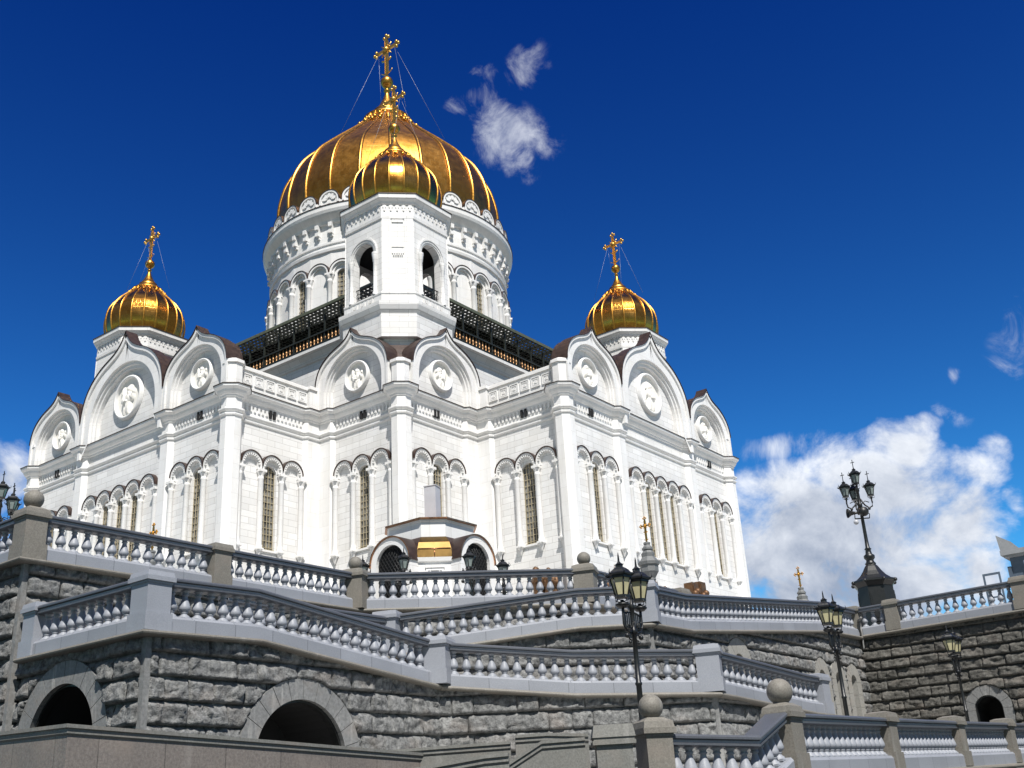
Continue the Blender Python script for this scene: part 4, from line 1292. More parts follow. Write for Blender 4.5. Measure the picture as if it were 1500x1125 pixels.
rust_wall('retaining_wall', 'rough granite stair wall with three slender lancet niches', C2, KK, 1.5, tops([(72.0, -60.4, 10.45), (72.0, -57.4, 10.5), (72.0, -42.3, 11.92), (72.0, -37.0, 12.03)]),
          [(7.5, 7.75, 0.55, 1.25, 6.6), (16.9, 7.85, 0.38, 0.98, 5.2), (19.05, 7.85, 0.38, 0.98, 5.2), (21.2, 7.85, 0.38, 0.98, 5.2)], seed=10, CH=0.62, ring='palestone')
quoin(72.1, -60.44, 3, 10.45 - DWN, 22, w=0.12)
rust_wall('retaining_wall', 'dark rough granite wall at right with a small round arched doorway', KK, (92, -37), 1.5, [(0, ZA - DWN), (20, 12.38 - DWN)], [(6.45, 5.85, 0.72, 1.22, 2.0)], material='rust_dark', seed=12, CH=0.57)

# ------------------------------------------------------------------ foreground parapets
COPE = [(0.26, 0.0), (-0.26, 0.0), (-0.26, -0.07), (-0.22, -0.09), (-0.22, -0.17), (-0.18, -0.21), (0.18, -0.21), (0.22, -0.17), (0.22, -0.09), (0.26, -0.07)]
def parapet_wall(label, path, mt, cmt, h=4.0, w=0.36):
    root = thing('stair_parapet', label, 'parapet', (path[0][0], path[0][1], max(0, path[0][2] - h)), 'smooth granite stair parapets')
    b = MB().sweep([(x, y, z - 0.20) for x, y, z in path], [(w / 2, 0), (-w / 2, 0), (-w / 2, -h), (w / 2, -h)])
    part('parapet_body', b, mt, root)
    part('coping', MB().sweep(path, COPE), cmt, root)
    return root
parapet_wall('pink granite parapet filling the lower left foreground', [(69.5, -87.31, 4.02), (74.63, -87.31, 3.87), (74.63, -82.25, 3.66), (74.63, -76.6, 3.42)], 'pink', 'grey')
parapet_wall('low grey parapet ending at a square block behind the pink parapet', [(72.0, -79.3, 3.56), (73.9, -77.9, 3.57), (76.6, -75.9, 3.62)], 'grey', 'grey')
parapet_wall('small pale parapet with a raised block, left of the ball topped stone at bottom right', [(77.3, -76.6, 3.69), (77.93, -76.1, 3.70), (78.8, -75.5, 3.62)], 'grey', 'grey')
parapet_wall('sloping grey stair parapet cut by the bottom edge of the picture', [(77.7, -79.3, 2.3), (78.46, -78.71, 2.82), (79.25, -78.12, 3.36), (80.05, -77.52, 3.38)], 'grey', 'grey')
parapet_wall('thin grey coping lying lowest at the bottom centre edge', [(77.6, -82.6, 2.62), (78.56, -81.89, 2.78), (79.82, -80.94, 2.97), (80.23, -80.64, 2.99)], 'grey', 'grey')
bp = thing('stone_pier', 'stout square granite pier just left of the short foreground balustrade', 'pier', (80.58, -77.1, 0))
g = MB(); m_ = T((80.58, -77.12, 0)) @ RZ(R(37))
g.box(-0.42, 0.42, -0.34, 0.34, 0, 3.18, m_)
part('shaft', g, 'grey', bp)
part('cap', MB().box(-0.50, 0.50, -0.42, 0.42, 3.18, 3.27, m_).box(-0.47, 0.47, -0.39, 0.39, 3.27, 3.34, m_).prism([(-0.5, -0.42), (0.5, -0.42), (0.5, 0.42), (-0.5, 0.42)], 3.34, 3.62, 0.9, m_), 'grey', bp)

# ------------------------------------------------------------------ lanterns and lamps
def hexa(r, n=6, a0=0.0): return [(r * math.cos(a0 + 2 * PI * i / n), r * math.sin(a0 + 2 * PI * i / n)) for i in range(n)]
def lantern_parts(glass_z0, n=6):
    """lantern with its foot at z=0, about 1.2 tall: (frame mesh, glass mesh)"""
    f = MB(); g = MB()
    zb, zt, rb, rt = 0.20, 0.66, 0.155, 0.265
    f.lathe([(0.03, -0.02), (0.06, 0.0), (0.11, 0.02), (0.05, 0.06), (0.05, 0.10)], 12)
    for i in range(4):
        a = PI / 4 + i * PI / 2
        f.tube([(0.05 * math.cos(a), 0.05 * math.sin(a), 0.04), (0.19 * math.cos(a), 0.19 * math.sin(a), 0.05), (0.20 * math.cos(a), 0.20 * math.sin(a), 0.14), (0.13 * math.cos(a), 0.13 * math.sin(a), zb)], 0.014, 5)
    f.prism(hexa(rb + 0.03, n), zb - 0.05, zb + 0.02)
    f.prism(hexa(rt + 0.035, n), zt - 0.02, zt + 0.045)
    A = hexa(rb, n); B = hexa(rt, n)
    for i in range(n): f.tube([(A[i][0] * 1.02, A[i][1] * 1.02, zb), (B[i][0] * 1.02, B[i][1] * 1.02, zt)], 0.02, 5)
    f.lathe([(rt + 0.09, zt + 0.045), (rt + 0.10, zt + 0.09), (rt + 0.02, zt + 0.13), (0.24, zt + 0.19), (0.16, zt + 0.25), (0.10, zt + 0.27), (0.10, zt + 0.33), (0.125, zt + 0.34), (0.06, zt + 0.38), (0.03, zt + 0.42), (0.02, zt + 0.58), (0.004, zt + 0.66)], n, smooth=False)
    for i in range(n):
        a = 2 * PI * i / n
        f.tube([((rt + 0.09) * math.cos(a), (rt + 0.09) * math.sin(a), zt + 0.06), ((rt + 0.13) * math.cos(a), (rt + 0.13) * math.sin(a), zt + 0.11), ((rt + 0.11) * math.cos(a), (rt + 0.11) * math.sin(a), zt + 0.20)], [0.02, 0.018, 0.006], 5)
    g.lathe([(rb - 0.01, zb), (rt - 0.01, zt)], n, smooth=False)
    return f, g
LF, LG = lantern_parts(0)
LF_ME = LF.mesh('lantern'); LF_ME.materials.append(M['iron'])
LG_ME = LG.mesh('lamp_glass'); LG_ME.materials.append(M['lampglass'])
LG2_ME = LG.mesh('lamp_glass'); LG2_ME.materials.append(M['lampglass_grey'])
def add_lantern(root, w, cream=True):
    o = part('lantern', LF_ME, None, root, w)
    part('lamp_glass', LG_ME if cream else LG2_ME, None, o, w)
    return o

def twin_lamp(x, y, z0, h, label):
    root = thing('street_lamp', label, 'street lamp', (x, y, z0), 'twin lantern lamps behind the foreground balustrade')
    w = T((x, y, z0))
    g = MB().lathe([(0.30, 0), (0.30, 0.12), (0.22, 0.2), (0.2, 0.7), (0.24, 0.74), (0.14, 0.85), (0.11, 1.0), (0.12, 1.05), (0.085, 1.1), (0.075, h * 0.5), (0.095, h * 0.5 + 0.03), (0.095, h * 0.5 + 0.08), (0.072, h * 0.5 + 0.1), (0.062, h - 1.2), (0.10, h - 1.18), (0.10, h - 1.08), (0.07, h - 1.04), (0.07, h - 0.5), (0.11, h - 0.46), (0.05, h - 0.36), (0.02, h - 0.1)], 14)
    part('post', g, 'iron', root, w)
    for s in (-1, 1):
        a = MB()
        a.tube([(0, 0, h - 0.95), (0, s * 0.16, h - 1.16), (0, s * 0.36, h - 1.12), (0, s * 0.46, h - 0.95), (0, s * 0.45, h - 0.62), (0, s * 0.45, h - 0.5)], 0.04, 7)
        a.tube([(0, 0, h - 0.6), (0, s * 0.2, h - 0.62), (0, s * 0.44, h - 0.68)], 0.03, 6)
        for k in range(4): a.box(-0.015, 0.015, s * (0.09 + k * 0.09) - 0.014, s * (0.09 + k * 0.09) + 0.014, h - 1.05, h - 0.62)
        a.tube([(0, s * 0.17 + 0.09 * math.cos(q), h - 1.28 + 0.09 * math.sin(q)) for q in [i * PI / 5 for i in range(9)]], 0.025, 5)
        a.ball((0, s * 0.36, h - 1.26), 0.07, 8, 6); a.ball((0, s * 0.22, h - 1.42), 0.05, 8, 6)
        a.lathe([(0.02, -0.52), (0.12, -0.5), (0.19, -0.44), (0.20, -0.40), (0.1, -0.38)], 10, T((0, s * 0.45, h - 0.02)))
        for sx in (-1, 1):
            a.tube([(0, s * 0.2, h - 0.95), (sx * 0.12, s * 0.22, h - 1.05), (sx * 0.16, s * 0.2, h - 0.9), (sx * 0.08, s * 0.2, h - 0.85)], 0.02, 5)
        part('arm', a, 'iron', root, w)
        add_lantern(root, w @ T((0, s * 0.45, h - 0.42)) @ SC(1.08, 1.08, 1.08) @ RZ(0.35))
    return root
twin_lamp(79.36, -73.72, 2.3, 5.12, 'nearest and largest twin lantern street lamp, its cream glass in front of the long balustrade')
twin_lamp(79.55, -59.85, 2.3, 5.75, 'middle twin lantern street lamp standing before the lancet niches')
twin_lamp(79.75, -45.95, 2.3, 5.85, 'smallest farthest street lamp in front of the dark wall with the round arched doorway')

def cross_finial(g, z, s=1.0, m=None):
    m = m or Matrix()
    g.box(-0.02 * s, 0.02 * s, -0.02 * s, 0.02 * s, z, z + 0.5 * s, m)
    g.box(-0.11 * s, 0.11 * s, -0.02 * s, 0.02 * s, z + 0.30 * s, z + 0.34 * s, m)
    for q in ((-0.11, 0.32), (0.11, 0.32), (0, 0.5)): g.ball((m @ Vector((q[0] * s, 0, z + q[1] * s))), 0.035 * s, 6, 4)

def kiosk_lamp(x, y, z0, ztop, label, angs, speaker=False):
    root = thing('street_lamp', label, 'street lamp', (x, y, z0), 'tall triple lantern lamps on the terrace')
    w = T((x, y, z0))
    k = MB()
    sq = lambda h: [(-h, -h * 0.45), (-h * 0.45, -h), (h * 0.45, -h), (h, -h * 0.45), (h, h * 0.45), (h * 0.45, h), (-h * 0.45, h), (-h, h * 0.45)]
    k.prism(sq(1.25), 0, 0.5); k.prism(sq(1.02), 0.5, 2.9); k.prism(sq(1.0), 2.9, 3.15, 1.18)
    k.ring_sweep(sq(1.0), [(0.18, 3.15), (0.26, 3.2), (0.26, 3.3), (0.0, 3.4), (-0.25, 3.62), (-0.45, 3.9), (-0.62, 4.2), (-0.75, 4.35), (-0.8, 4.4)])
    for i in range(8):
        p = Vector((*sq(1.22)[i], 3.22))
        k.ball(p, 0.12, 8, 6)
    for i in range(4):
        f = RZ(i * PI / 2)
        k.box(-0.40, 0.40, -1.06, -1.0, 0.8, 2.6, f); k.box(-0.3, 0.3, -1.08, -1.0, 1.0, 2.4, f)
    part('base_kiosk', k, 'iron', root, w @ RZ(R(22)))
    H = ztop - z0
    p = MB().lathe([(0.28, 4.3), (0.34, 4.4), (0.25, 4.5), (0.22, 4.62), (0.33, 4.75), (0.33, 4.9), (0.2, 5.0), (0.16, 5.25), (0.22, 5.3), (0.13, 5.4), (0.11, 5.9), (0.10, H - 2.9), (0.15, H - 2.85), (0.15, H - 2.7), (0.10, H - 2.6), (0.09, H - 1.9), (0.14, H - 1.85), (0.05, H - 1.5)], 14)
    part('post', p, 'iron', root, w)
    s = 1.12
    add_lantern(root, w @ T((0, 0, H - 1.55)) @ SC(s, s, s), False)
    c = MB(); cross_finial(c, H - 0.25, 0.9)
    for a in angs:
        q = MB(); dx, dy = math.cos(a), math.sin(a)
        P_ = lambda r, z: (dx * r, dy * r, z)
        q.tube([P_(0.08, H - 2.35), P_(0.3, H - 2.75), P_(0.55, H - 2.95), P_(0.76, H - 2.85), P_(0.80, H - 2.6), P_(0.78, H - 2.35)], 0.05, 7)
        q.tube([P_(0.1, H - 2.7), P_(0.35, H - 2.5), P_(0.6, H - 2.6)], 0.03, 6)
        q.ball(P_(0.55, H - 3.0), 0.09, 8, 6)
        part('arm', q, 'iron', root, w)
        add_lantern(root, w @ T((dx * 0.78, dy * 0.78, H - 2.36)) @ SC(s, s, s), False)
        cross_finial(c, H - 1.05, 0.9, T((dx * 0.78, dy * 0.78, 0)))
    part('cross_finial', c, 'iron', root, w)
    if speaker:
        sp = MB()
        rt = Vector((0.8007, 0.599, 0)); fw = Vector((-0.599, 0.8007, 0))
        o = Vector((0, 0, H - 3.35))
        axis = Matrix(((-rt.x, fw.x, 0, o.x - rt.x * 0.2), (-rt.y, fw.y, 0, o.y - rt.y * 0.2), (0, 0, 1, o.z + 0.12), (0, 0, 0, 1))) @ Matrix.Rotation(PI / 2, 4, 'Y')
        sp.lathe([(0.02, -0.25), (0.14, -0.22), (0.14, 0.0), (0.07, 0.05), (0.10, 0.25), (0.16, 0.45), (0.29, 0.62), (0.30, 0.66), (0.26, 0.62), (0.05, 0.3)], 16, axis)
        part('loudspeaker', sp, 'iron', root, w)
        dr = MB().lathe([(0.02, -0.18), (0.27, -0.16), (0.31, 0.0), (0.27, 0.16), (0.02, 0.18)], 16, T(o + rt * 0.08 + Vector((0, 0, 0.12)) - fw * 0.25) @ RZ(math.atan2(-0.8, 0.6)) @ Matrix.Rotation(PI / 2, 4, 'Y'))
        part('round_speaker', dr, 'iron', root, w)
        br = MB().tube([o - rt * 0.45 + Vector((0, 0, -0.25)), o + rt * 0.45 + Vector((0, 0, -0.25))], 0.04, 6)
        br.tube([o + rt * 0.45 + Vector((0, 0, -0.25)), o + rt * 0.5, o + rt * 0.2 + Vector((0, 0, 0.25))], 0.03, 6)
        br.tube([o - rt * 0.45 + Vector((0, 0, -0.25)), o - rt * 0.42 + Vector((0, 0, 0.05))], 0.03, 6)
        part('bracket', br, 'iron', root, w)
        cmr = MB().ball(tuple(o - rt * 0.42 + Vector((0, 0, -0.47))), 0.16, 12, 8)
        part('camera_globe', cmr, 'vent', root, w)
    return root
va = math.atan2(0.599, 0.8007)
kiosk_lamp(72.5, -34.0, FL, 21.6, 'tall dark triple lantern lamp with loudspeaker, on its own bronze kiosk against the big cloud', [va, va + PI, va + PI / 2], True)
kiosk_lamp(37.3, -70.5, FL, 21.35, 'dark triple lantern lamp cut by the left edge of the picture', [va - 0.25, va + PI, va + 1.05])

# candelabra lanterns around the pavilion
def candelabrum(x, y, ztop, label):
    root = thing('bronze_lantern', label, 'lantern', (x, y, FL), 'lanterns around the gilded pavilion')
    w = T((x, y, FL)); H = ztop - FL
    p = MB().lathe([(0.34, 0), (0.34, 0.2), (0.2, 0.35), (0.14, 0.6), (0.1, 1.0), (0.09, H - 1.6), (0.14, H - 1.55), (0.08, H - 1.45), (0.05, H - 1.2)], 12)
    part('post', p, 'iron', root, w)
    a = MB()
    for i in range(4):
        q = i * PI / 2 + 0.6
        for k, (r, z) in enumerate(((0.34, -1.75), (0.27, -1.5), (0.30, -1.22))): a.ball((r * math.cos(q), r * math.sin(q), H + z), 0.09 - 0.012 * k, 8, 6)
        a.tube([(0.05 * math.cos(q), 0.05 * math.sin(q), H - 1.9), (0.36 * math.cos(q), 0.36 * math.sin(q), H - 1.8), (0.27 * math.cos(q), 0.27 * math.sin(q), H - 1.45), (0.32 * math.cos(q), 0.32 * math.sin(q), H - 1.1)], 0.03, 5)
    part('scroll_arms', a, 'iron', root, w)
    add_lantern(root, w @ T((0, 0, H - 1.28)), False)
def L2W(X, Y): return (CAM.x + 0.8007 * X - 0.599 * Y, CAM.y + 0.599 * X + 0.8007 * Y)
for X, Y, zt, lb in ((-7.9, 53, 14.4, 'black lantern standing at the left end in front of the pavilion'), (-5.86, 53, 14.65, 'black lantern in front of the left latticed doorway'), (-2.63, 53, 14.55, 'black lantern in front of the right latticed doorway'), (-0.97, 53, 14.0, 'black lantern at the right end beside the pavilion')):
    candelabrum(*L2W(X, Y), zt, lb)

# ------------------------------------------------------------------ gilded entrance pavilion
PX, PY = 56.75, -56.5
pav = thing('entrance_pavilion', 'small white stone entrance pavilion with gilded roof panels, copper hoods and two black latticed doorways', 'pavilion', (PX, PY, FL))
ph, pk = 2.55, 1.36
POC = [(-pk, -ph), (pk, -ph), (ph, -pk), (ph, pk), (pk, ph), (-pk, ph), (-ph, pk), (-ph, -pk)]
pw_ = T((PX, PY, 0))
g = MB()
for k in range(4):
    fr = RZ(k * PI / 2) @ T((0, -ph, 0))
    wall_panel(g, -pk, pk, FL, 14.45, [(0, 1.0, FL, 13.2)], 0.5, fr)
    L = (ph - pk) * math.sqrt(2) / 2
    fc = RZ(k * PI / 2) @ T(((ph + pk) / 2, -(ph + pk) / 2, 0)) @ RZ(PI / 4)
    g.add([fc @ Vector(v) for v in ((-L, 0, FL), (L, 0, FL), (L, 0, 14.45), (-L, 0, 14.45))], [(0, 1, 2, 3)])
    arch_ring(g, 0, 1.37, 0.99, FL, 14.3, -0.65, 0.1, fr, 20)
    g.add([fr @ Vector((1.2 * math.cos(PI * i / 20), -0.2, 14.3 + 1.2 * math.sin(PI * i / 20))) for i in range(21)], [tuple(range(21))])
part('wall', g, 'marble_trim', pav, pw_)
g = MB().ring_sweep(POC, [(0, 14.2), (0.12, 14.25), (0.16, 14.45), (0.0, 14.5)])
part('cornice', g, 'marble_trim', pav, pw_)
for k in range(4):
    lat = MB(); dk = MB(); hood = MB()
    fr = RZ(k * PI / 2) @ T((0, -ph, 0))
    pts = arch_pts(0, 0.99, FL, 14.3)
    dk.add([fr @ Vector((x, -0.45, z)) for x, z in pts], [tuple(range(len(pts)))])
    for i in range(-14, 15):
        for sgn in (-1, 1):
            P_ = []
            for q in range(41):
                z = FL + q * 0.11; x = i * 0.22 + sgn * (z - 13) * 0.7
                lim = 0.98 if z < 14.3 else math.sqrt(max(0, 0.98 ** 2 - (z - 14.3) ** 2))
                if abs(x) <= lim and z < 15.26: P_.append((x, z))
            if len(P_) > 1: lat.tube([fr @ Vector((P_[0][0], -0.49, P_[0][1])), fr @ Vector((P_[-1][0], -0.49, P_[-1][1]))], 0.018, 4)
    # barrel hood over the door
    o_ = [(1.45 * math.cos(PI - PI * i / 20), 14.3 + 1.45 * math.sin(PI - PI * i / 20)) for i in range(21)]
    i_ = [(1.375 * math.cos(PI - PI * i / 20), 14.3 + 1.375 * math.sin(PI - PI * i / 20)) for i in range(21)]
    hood.strip([fr @ Vector((x, -0.73, z)) for x, z in o_], [fr @ Vector((x, 1.2, z)) for x, z in o_], True)
    part('copper_hood', hood, 'copper', pav, pw_)
    rim = MB()
    rim.strip([fr @ Vector((x, -0.73, z)) for x, z in i_], [fr @ Vector((x, -0.73, z)) for x, z in o_])
    rim.strip([fr @ Vector((x, -0.64, z)) for x, z in i_], [fr @ Vector((x, -0.73, z)) for x, z in i_])
    part('hood_rim', rim, 'copperbright', pav, pw_)
    part('door_void', dk, 'dark', pav, pw_)
    part('lattice_door', lat, 'iron', pav, pw_)
rp = MB(); rgs = {1: MB(), 3: MB(), 5: MB(), 7: MB()}
ro_ = [(0.14, 14.46), (0.06, 14.9), (-0.12, 15.3), (-0.42, 15.62), (-0.6, 15.75)]
base = MB().ring_sweep(POC, ro_)
for i, f in enumerate(base.f):
    side = i // 4
    (rgs[side] if side in rgs else rp).add([base.v[q] for q in f], [(0, 1, 2, 3)])
part('roof', rp, 'copper', pav, pw_); 
for rg in rgs.values(): part('gilded_panel', rg, 'goldpanel', pav, pw_)
for k in range(4):
    sm = MB()
    fc = RZ(k * PI / 2) @ T(((ph + pk) / 2, -(ph + pk) / 2, 0)) @ RZ(PI / 4)
    sm.tube([fc @ Vector((-0.84, -0.07, 14.92)), fc @ Vector((0.84, -0.07, 14.92))], 0.03, 5)
    sm.tube([fc @ Vector((0, -0.15, 14.46)), fc @ Vector((0, -0.08, 14.92))], 0.025, 5)
    part('roof_seam', sm, 'copperbright', pav, pw_)
g = MB().ring_sweep(POC, [(-0.50, 15.5), (-0.50, 16.45), (-0.44, 16.5), (-0.42, 16.62)])
part('attic', g, 'marble_trim', pav, pw_)
part('attic_roof', MB().ring_sweep(POC, [(-0.44, 16.58), (-0.30, 16.6), (-0.30, 16.68), (-1.0, 16.85), (-2.2, 16.9)]), 'copperbright', pav, pw_)
for k in range(4):
    g = MB()
    fc = RZ(k * PI / 2) @ T(((ph + pk) / 2, -(ph + pk) / 2, 0)) @ RZ(PI / 4)
    for a, b, y in ((0.45, 0.34, -0.05), (0.27, 0.2, -0.04)):
        g.box(-a, -b, y, 0.02, 11.2, 13.9, fc); g.box(b, a, y, 0.02, 11.2, 13.9, fc); g.box(-b, b, y, 0.02, 13.9 - (a - b), 13.9, fc)
    g.box(-0.12, 0.12, -0.05, 0.02, 12.6, 13.5, fc)
    g.box(-0.5, 0.5, -0.09, 0.02, 13.92, 14.05, fc)
    part('panel_relief', g, 'marble_trim', pav, pw_)
vb = thing('vent_shaft', 'plain pale grey metal box rising behind the pavilion roof', 'vent', (56.3, -56.0, 16.8))
g = MB().box(-0.34, 0.34, -0.34, 0.34, 16.4, 19.2, T((56.45, -55.95, 0)) @ RZ(R(18)))
part('casing', g, 'vent', vb)
part('lid', MB().box(-0.37, 0.37, -0.37, 0.37, 19.2, 19.25, T((56.45, -55.95, 0)) @ RZ(R(18))), 'vent', vb)

# ------------------------------------------------------------------ stone lamp columns with gilded crosses
def cross_column(x, y, ztop, label):
    root = thing('cross_column', label, 'column', (x, y, FL), 'stone lamp columns with gilded crosses')
    w = T((x, y, 0)); z = ztop
    g = MB().lathe([(0.9, FL), (0.9, FL + 0.8), (0.6, FL + 1.0), (0.42, FL + 1.6), (0.36, z - 6.0), (0.34, z - 5.2), (0.44, z - 5.15), (0.44, z - 5.05), (0.36, z - 4.98)], 20)
    part('shaft', g, 'darkgranite', root, w)
    h = MB()
    def oc(r): return hexa(r, 8, PI / 8)
    h.prism(oc(0.40), z - 5.0, z - 4.5, 1.75, w); h.prism(oc(0.72), z - 4.5, z - 3.95, 1.0, w); h.prism(oc(0.84), z - 3.95, z - 3.72, 1.06, w); h.prism(oc(0.84), z - 3.72, z - 3.3, 0.62, w)
    h.prism(oc(0.50), z - 3.3, z - 3.0, 1.1, w); h.prism(oc(0.52), z - 3.0, z - 2.7, 0.6, w); h.prism(oc(0.44), z - 2.7, z - 2.55, 1, w); h.prism(oc(0.40), z - 2.55, z - 2.25, 0.5, w); h.prism(oc(0.28), z - 2.25, z - 2.1, 1, w)
    part('capital', h, 'darkgranite', root)
    part('cross', cross_mb(2.1, 0.40, 0.06), 'gold', root, w @ T((0, 0, z - 2.12)))
    ar = MB()
    for i in range(4):
        a = i * PI / 2 + 0.5
        c, s = math.cos(a), math.sin(a)
        ar.tube([(0.3 * c, 0.3 * s, z - 7.6), (0.9 * c, 0.9 * s, z - 7.9), (1.35 * c, 1.35 * s, z - 7.6), (1.35 * c, 1.35 * s, z - 7.25)], 0.06, 6)
        ar.tube([(0.5 * c, 0.5 * s, z - 7.4), (0.52 * c, 0.52 * s, z - 5.4), (0.5 * c, 0.5 * s, z - 5.2)], [0.03, 0.025, 0.005], 5)
        for k in range(3): ar.ball((0.52 * c, 0.52 * s, z - 5.9 - k * 0.4), 0.06, 6, 5)
    part('arm', ar, 'iron', root, w)
    for i in range(4):
        a = i * PI / 2 + 0.5
        add_lantern(root, w @ T((1.35 * math.cos(a), 1.35 * math.sin(a), z - 7.3)) @ SC(1.15, 1.15, 1.15))
cross_column(52.1, -25.5, 23.9, 'stone lamp column with small gilded cross against the white right arm')
cross_column(52.3, 3.4, 23.9, 'distant stone column with gilded cross against the grey cloud, right of the cathedral')
cross_column(26.6, -53.4, 23.75, 'stone column with gilded cross, only its cross seen over the left balustrade')

# ------------------------------------------------------------------ bronze sculptures along the foot of the cathedral
def figure(seed, h=4.6):
    rnd = random.Random(seed)
    g = MB()
    bend = rnd.uniform(-0.12, 0.12) * h; fw = -0.10 * h
    pts = [(0, 0, 0), (0, 0, 0.25 * h), (bend * 0.2, 0.0, 0.45 * h), (bend * 0.6, fw * 0.4, 0.66 * h), (bend * 0.9, fw * 0.7, 0.80 * h), (bend, fw * 0.9, 0.86 * h)]
    g.tube(pts, [0.19 * h, 0.17 * h, 0.145 * h, 0.15 * h, 0.12 * h, 0.05 * h], 14)
    g.ball((bend * 1.15, fw * 1.3, 0.925 * h), 0.068 * h, 12, 9, 1.2)
    g.tube([(bend * 1.1, fw * 1.15, 0.985 * h), (bend * 1.05, fw * 0.95, 0.90 * h), (bend * 0.9, fw * 0.5, 0.74 * h), (bend * 0.6, 0.02 * h, 0.55 * h)], [0.045 * h, 0.085 * h, 0.13 * h, 0.12 * h], 12)
    for s in (-1, 1):
        sh = Vector((bend * 0.85 + s * 0.125 * h, fw * 0.6, 0.79 * h))
        el = sh + Vector((s * 0.05 * h, -0.07 * h, -0.16 * h * rnd.uniform(0.6, 1.2)))
        ha = el + Vector((-s * 0.08 * h, -0.12 * h, 0.10 * h * rnd.uniform(-0.6, 1.3)))
        g.tube([sh, el, ha], [0.058 * h, 0.05 * h, 0.03 * h], 8)
        g.ball(ha, 0.034 * h, 8, 6)
    for k in range(7):
        a = k * 0.9
        g.tube([(0.17 * h * math.cos(a), 0.16 * h * math.sin(a), 0), (0.15 * h * math.cos(a + 0.2), 0.14 * h * math.sin(a + 0.2), 0.45 * h), (bend * 0.5 + 0.11 * h * math.cos(a + 0.3), 0.11 * h * math.sin(a + 0.3), 0.7 * h)], 0.03 * h, 6)
    return g
def sculpture(x, y, zt, rot, label, n=2, seed=0, staff=False, slab=False):
    z0 = FL
    ph_ = zt - 4.7 - FL
    root = thing('bronze_sculpture', label, 'sculpture', (x, y, z0), 'bronze sculptures along the foot of the cathedral')
    w = T((x, y, z0)) @ RZ(rot)
    part('pedestal', MB().box(-1.5, 1.5, -0.9, 1.2, 0, ph_, w).box(-1.7, 1.7, -1.05, 1.2, ph_ - 0.3, ph_, w), 'marble_trim', root)
    if slab:
        b = MB()
        for i, (xx, hh) in enumerate(((-0.95, 4.4), (0.75, 4.7))):
            b.box(xx - 0.62, xx + 0.62, -0.5, 0.5, 0, hh); b.box(xx - 0.5, xx + 0.5, -0.58, -0.4, 0.5, hh - 0.25)
        for i in range(5): b.ball((-1.3 + i * 0.6, -0.6, 3.2 + 0.35 * math.sin(i * 2.1)), 0.36, 10, 7)
        o = part('bronze_relief', b, 'bronze', root, w @ T((0, 0, ph_)))
    else:
        for i in range(n):
            o = part('figure', figure(seed * 10 + i, 4.6 - 0.35 * i), 'bronze', root, w @ T(((i - (n - 1) / 2) * 1.35, -0.1 * i, ph_)) @ RZ(0.5 * (i - 0.5)))
            md = o.modifiers.new('merge', 'REMESH'); md.mode = 'VOXEL'; md.voxel_size = 0.085; md.use_smooth_shade = True
        if staff:
            s_ = MB()
            for i in range(2): s_.tube([(0.75 + i * 0.35, -0.3, 2.6), (0.95 + i * 0.5, -0.35, 5.25)], [0.06, 0.03], 6)
            part('staff', s_, 'bronze', root, w @ T((0, 0, ph_)))
sculpture(36.9, -18.3, 23.75, 0, 'pair of bronze bowed figures left of a stone ball, against the right white wall', 2, 1)
sculpture(40.9, -14.2, 23.2, PI / 2, 'bronze figure with upright staffs, right of the stone ball on the balustrade', 1, 2, True)
sculpture(40.9, -11.0, 23.1, PI / 2, 'pair of bronze figures seen above the nearest twin lantern', 2, 3)
sculpture(40.9, -5.4, 23.2, PI / 2, 'bronze figures behind the lanterns of the stone cross column', 2, 6)
sculpture(40.9, 3.0, 24.3, PI / 2, 'blocky bronze relief at the foot of the right arm beside the portal arch', 2, 4, False, True)
sculpture(18.3, -36.9, 22.8, PI / 2, 'bronze figures glimpsed through the left balusters below the left arm corner', 2, 5)
sculpture(14.2, -40.9, 22.4, 0, 'bronze figures low behind the left terrace balustrade under the left arm', 2, 7)
sculpture(20.5, -29.6, 22.6, 0, 'bronze figures glimpsed between balusters beneath the inner corner at left', 2, 8)
sculpture(27.4, -30.2, 23.2, 0, 'bronze figure beside the leftmost black lantern', 1, 9)
sculpture(33.0, -18.2, 21.6, 0, 'bronze figures glimpsed through the balusters right of the pavilion', 2, 10)

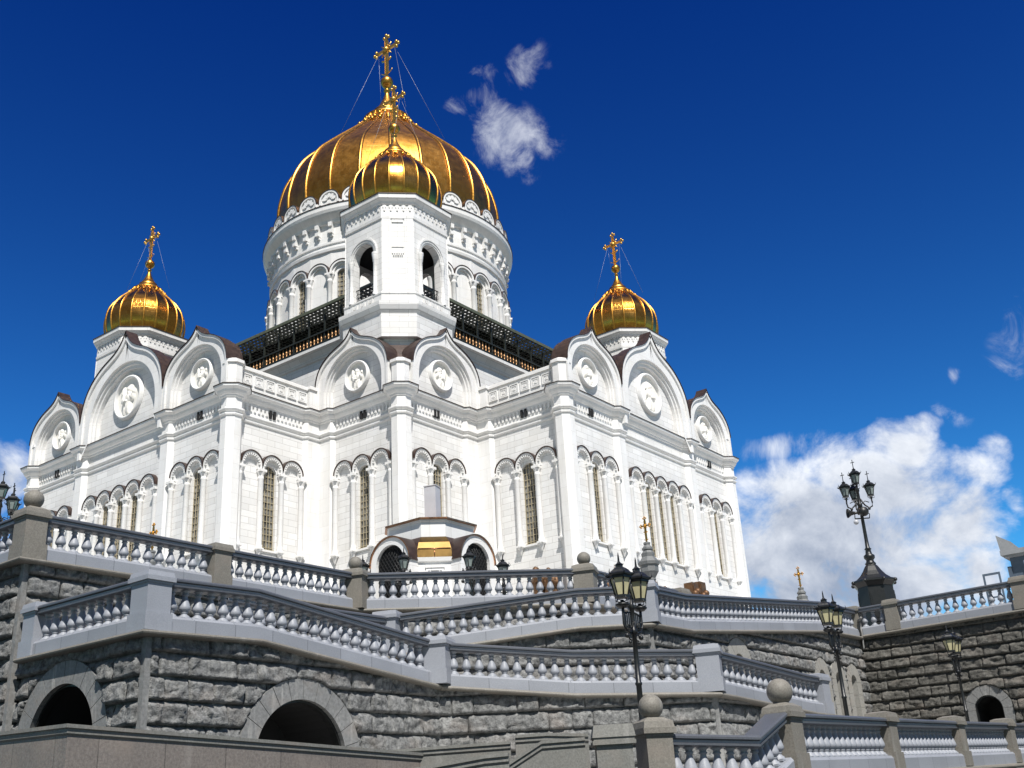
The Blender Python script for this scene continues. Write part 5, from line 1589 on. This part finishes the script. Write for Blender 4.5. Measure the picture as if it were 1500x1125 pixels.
# ------------------------------------------------------------------ building at the right edge
bl = thing('glazed_building', 'slate blue building with pale windows and a grey roof slab cut by the right edge', 'building', (75.95, -13.95, FL))
wq = T((75.95, -13.95, 0))
part('wall', MB().box(0, 22, 0, 10, FL, 18.0, wq).box(-0.25, 0, -0.2, 0.6, FL, 17.2, wq), 'bluepaint', bl)
part('roof_slab', MB().box(-0.45, 23, -0.6, 10, 18.0, 18.35, wq).box(-0.3, 23, -0.4, 10, 17.85, 18.0, wq), 'roofgrey', bl)
part('fin', MB().add([wq @ Vector(v) for v in ((-0.4, -0.58, 18.35), (0.9, -0.58, 18.35), (0.45, -0.58, 18.9), (-0.5, -0.58, 19.55), (-0.4, -0.45, 18.35), (0.9, -0.45, 18.35), (0.45, -0.45, 18.9), (-0.5, -0.45, 19.55))], [(0, 1, 2, 3), (7, 6, 5, 4), (0, 4, 5, 1), (1, 5, 6, 2), (2, 6, 7, 3), (3, 7, 4, 0)]), 'roofgrey', bl)
for i in range(5):
    x = 0.9 + i * 4
    part('window', MB().box(x, x + 2.9, -0.06, 0.05, 16.35, 17.5, wq), 'paleglass', bl)
    part('window', MB().box(x, x + 2.9, -0.06, 0.05, 12.2, 15.2, wq), 'paleglass', bl)
    part('mullion', MB().box(x + 1.4, x + 1.5, -0.1, 0.0, 16.35, 17.5, wq).box(x - 0.08, x, -0.1, 0, 12.2, 17.1, wq), 'bluepaint', bl)
gf = thing('metal_frame', 'small dark square metal frame standing left of the slate blue building', 'frame', (74.6, -15.2, FL))
wq2 = T((74.2, -15.6, 0))
for nm, bx in (('post', (0, 0.12, 0, 0.12, FL, 16.55)), ('post', (1.1, 1.22, 0, 0.12, FL, 16.55)), ('crossbar', (0, 1.22, 0.0, 0.12, 16.55, 16.7)), ('crossbar', (0.12, 1.1, 0.0, 0.1, 14.9, 15.0))):
    part(nm, MB().box(*bx, wq2), 'bluepaint', gf)

# rainwater pipe in the corner of the stair wall and the dark wall
dp = thing('rain_spout', 'small grey rainwater spout in the corner where the two rough walls meet', 'spout', (72.2, -37.25, 9.6))
g = MB().tube([(72.45, -37.45, 11.3), (72.5, -37.5, 10.6), (72.42, -37.4, 9.9), (72.45, -37.45, 9.75)], 0.05, 8)
part('pipe', g, 'voussoir', dp)
part('head', MB().tube([(72.25, -37.2, 11.35), (72.7, -37.75, 11.45)], 0.07, 8), 'voussoir', dp)
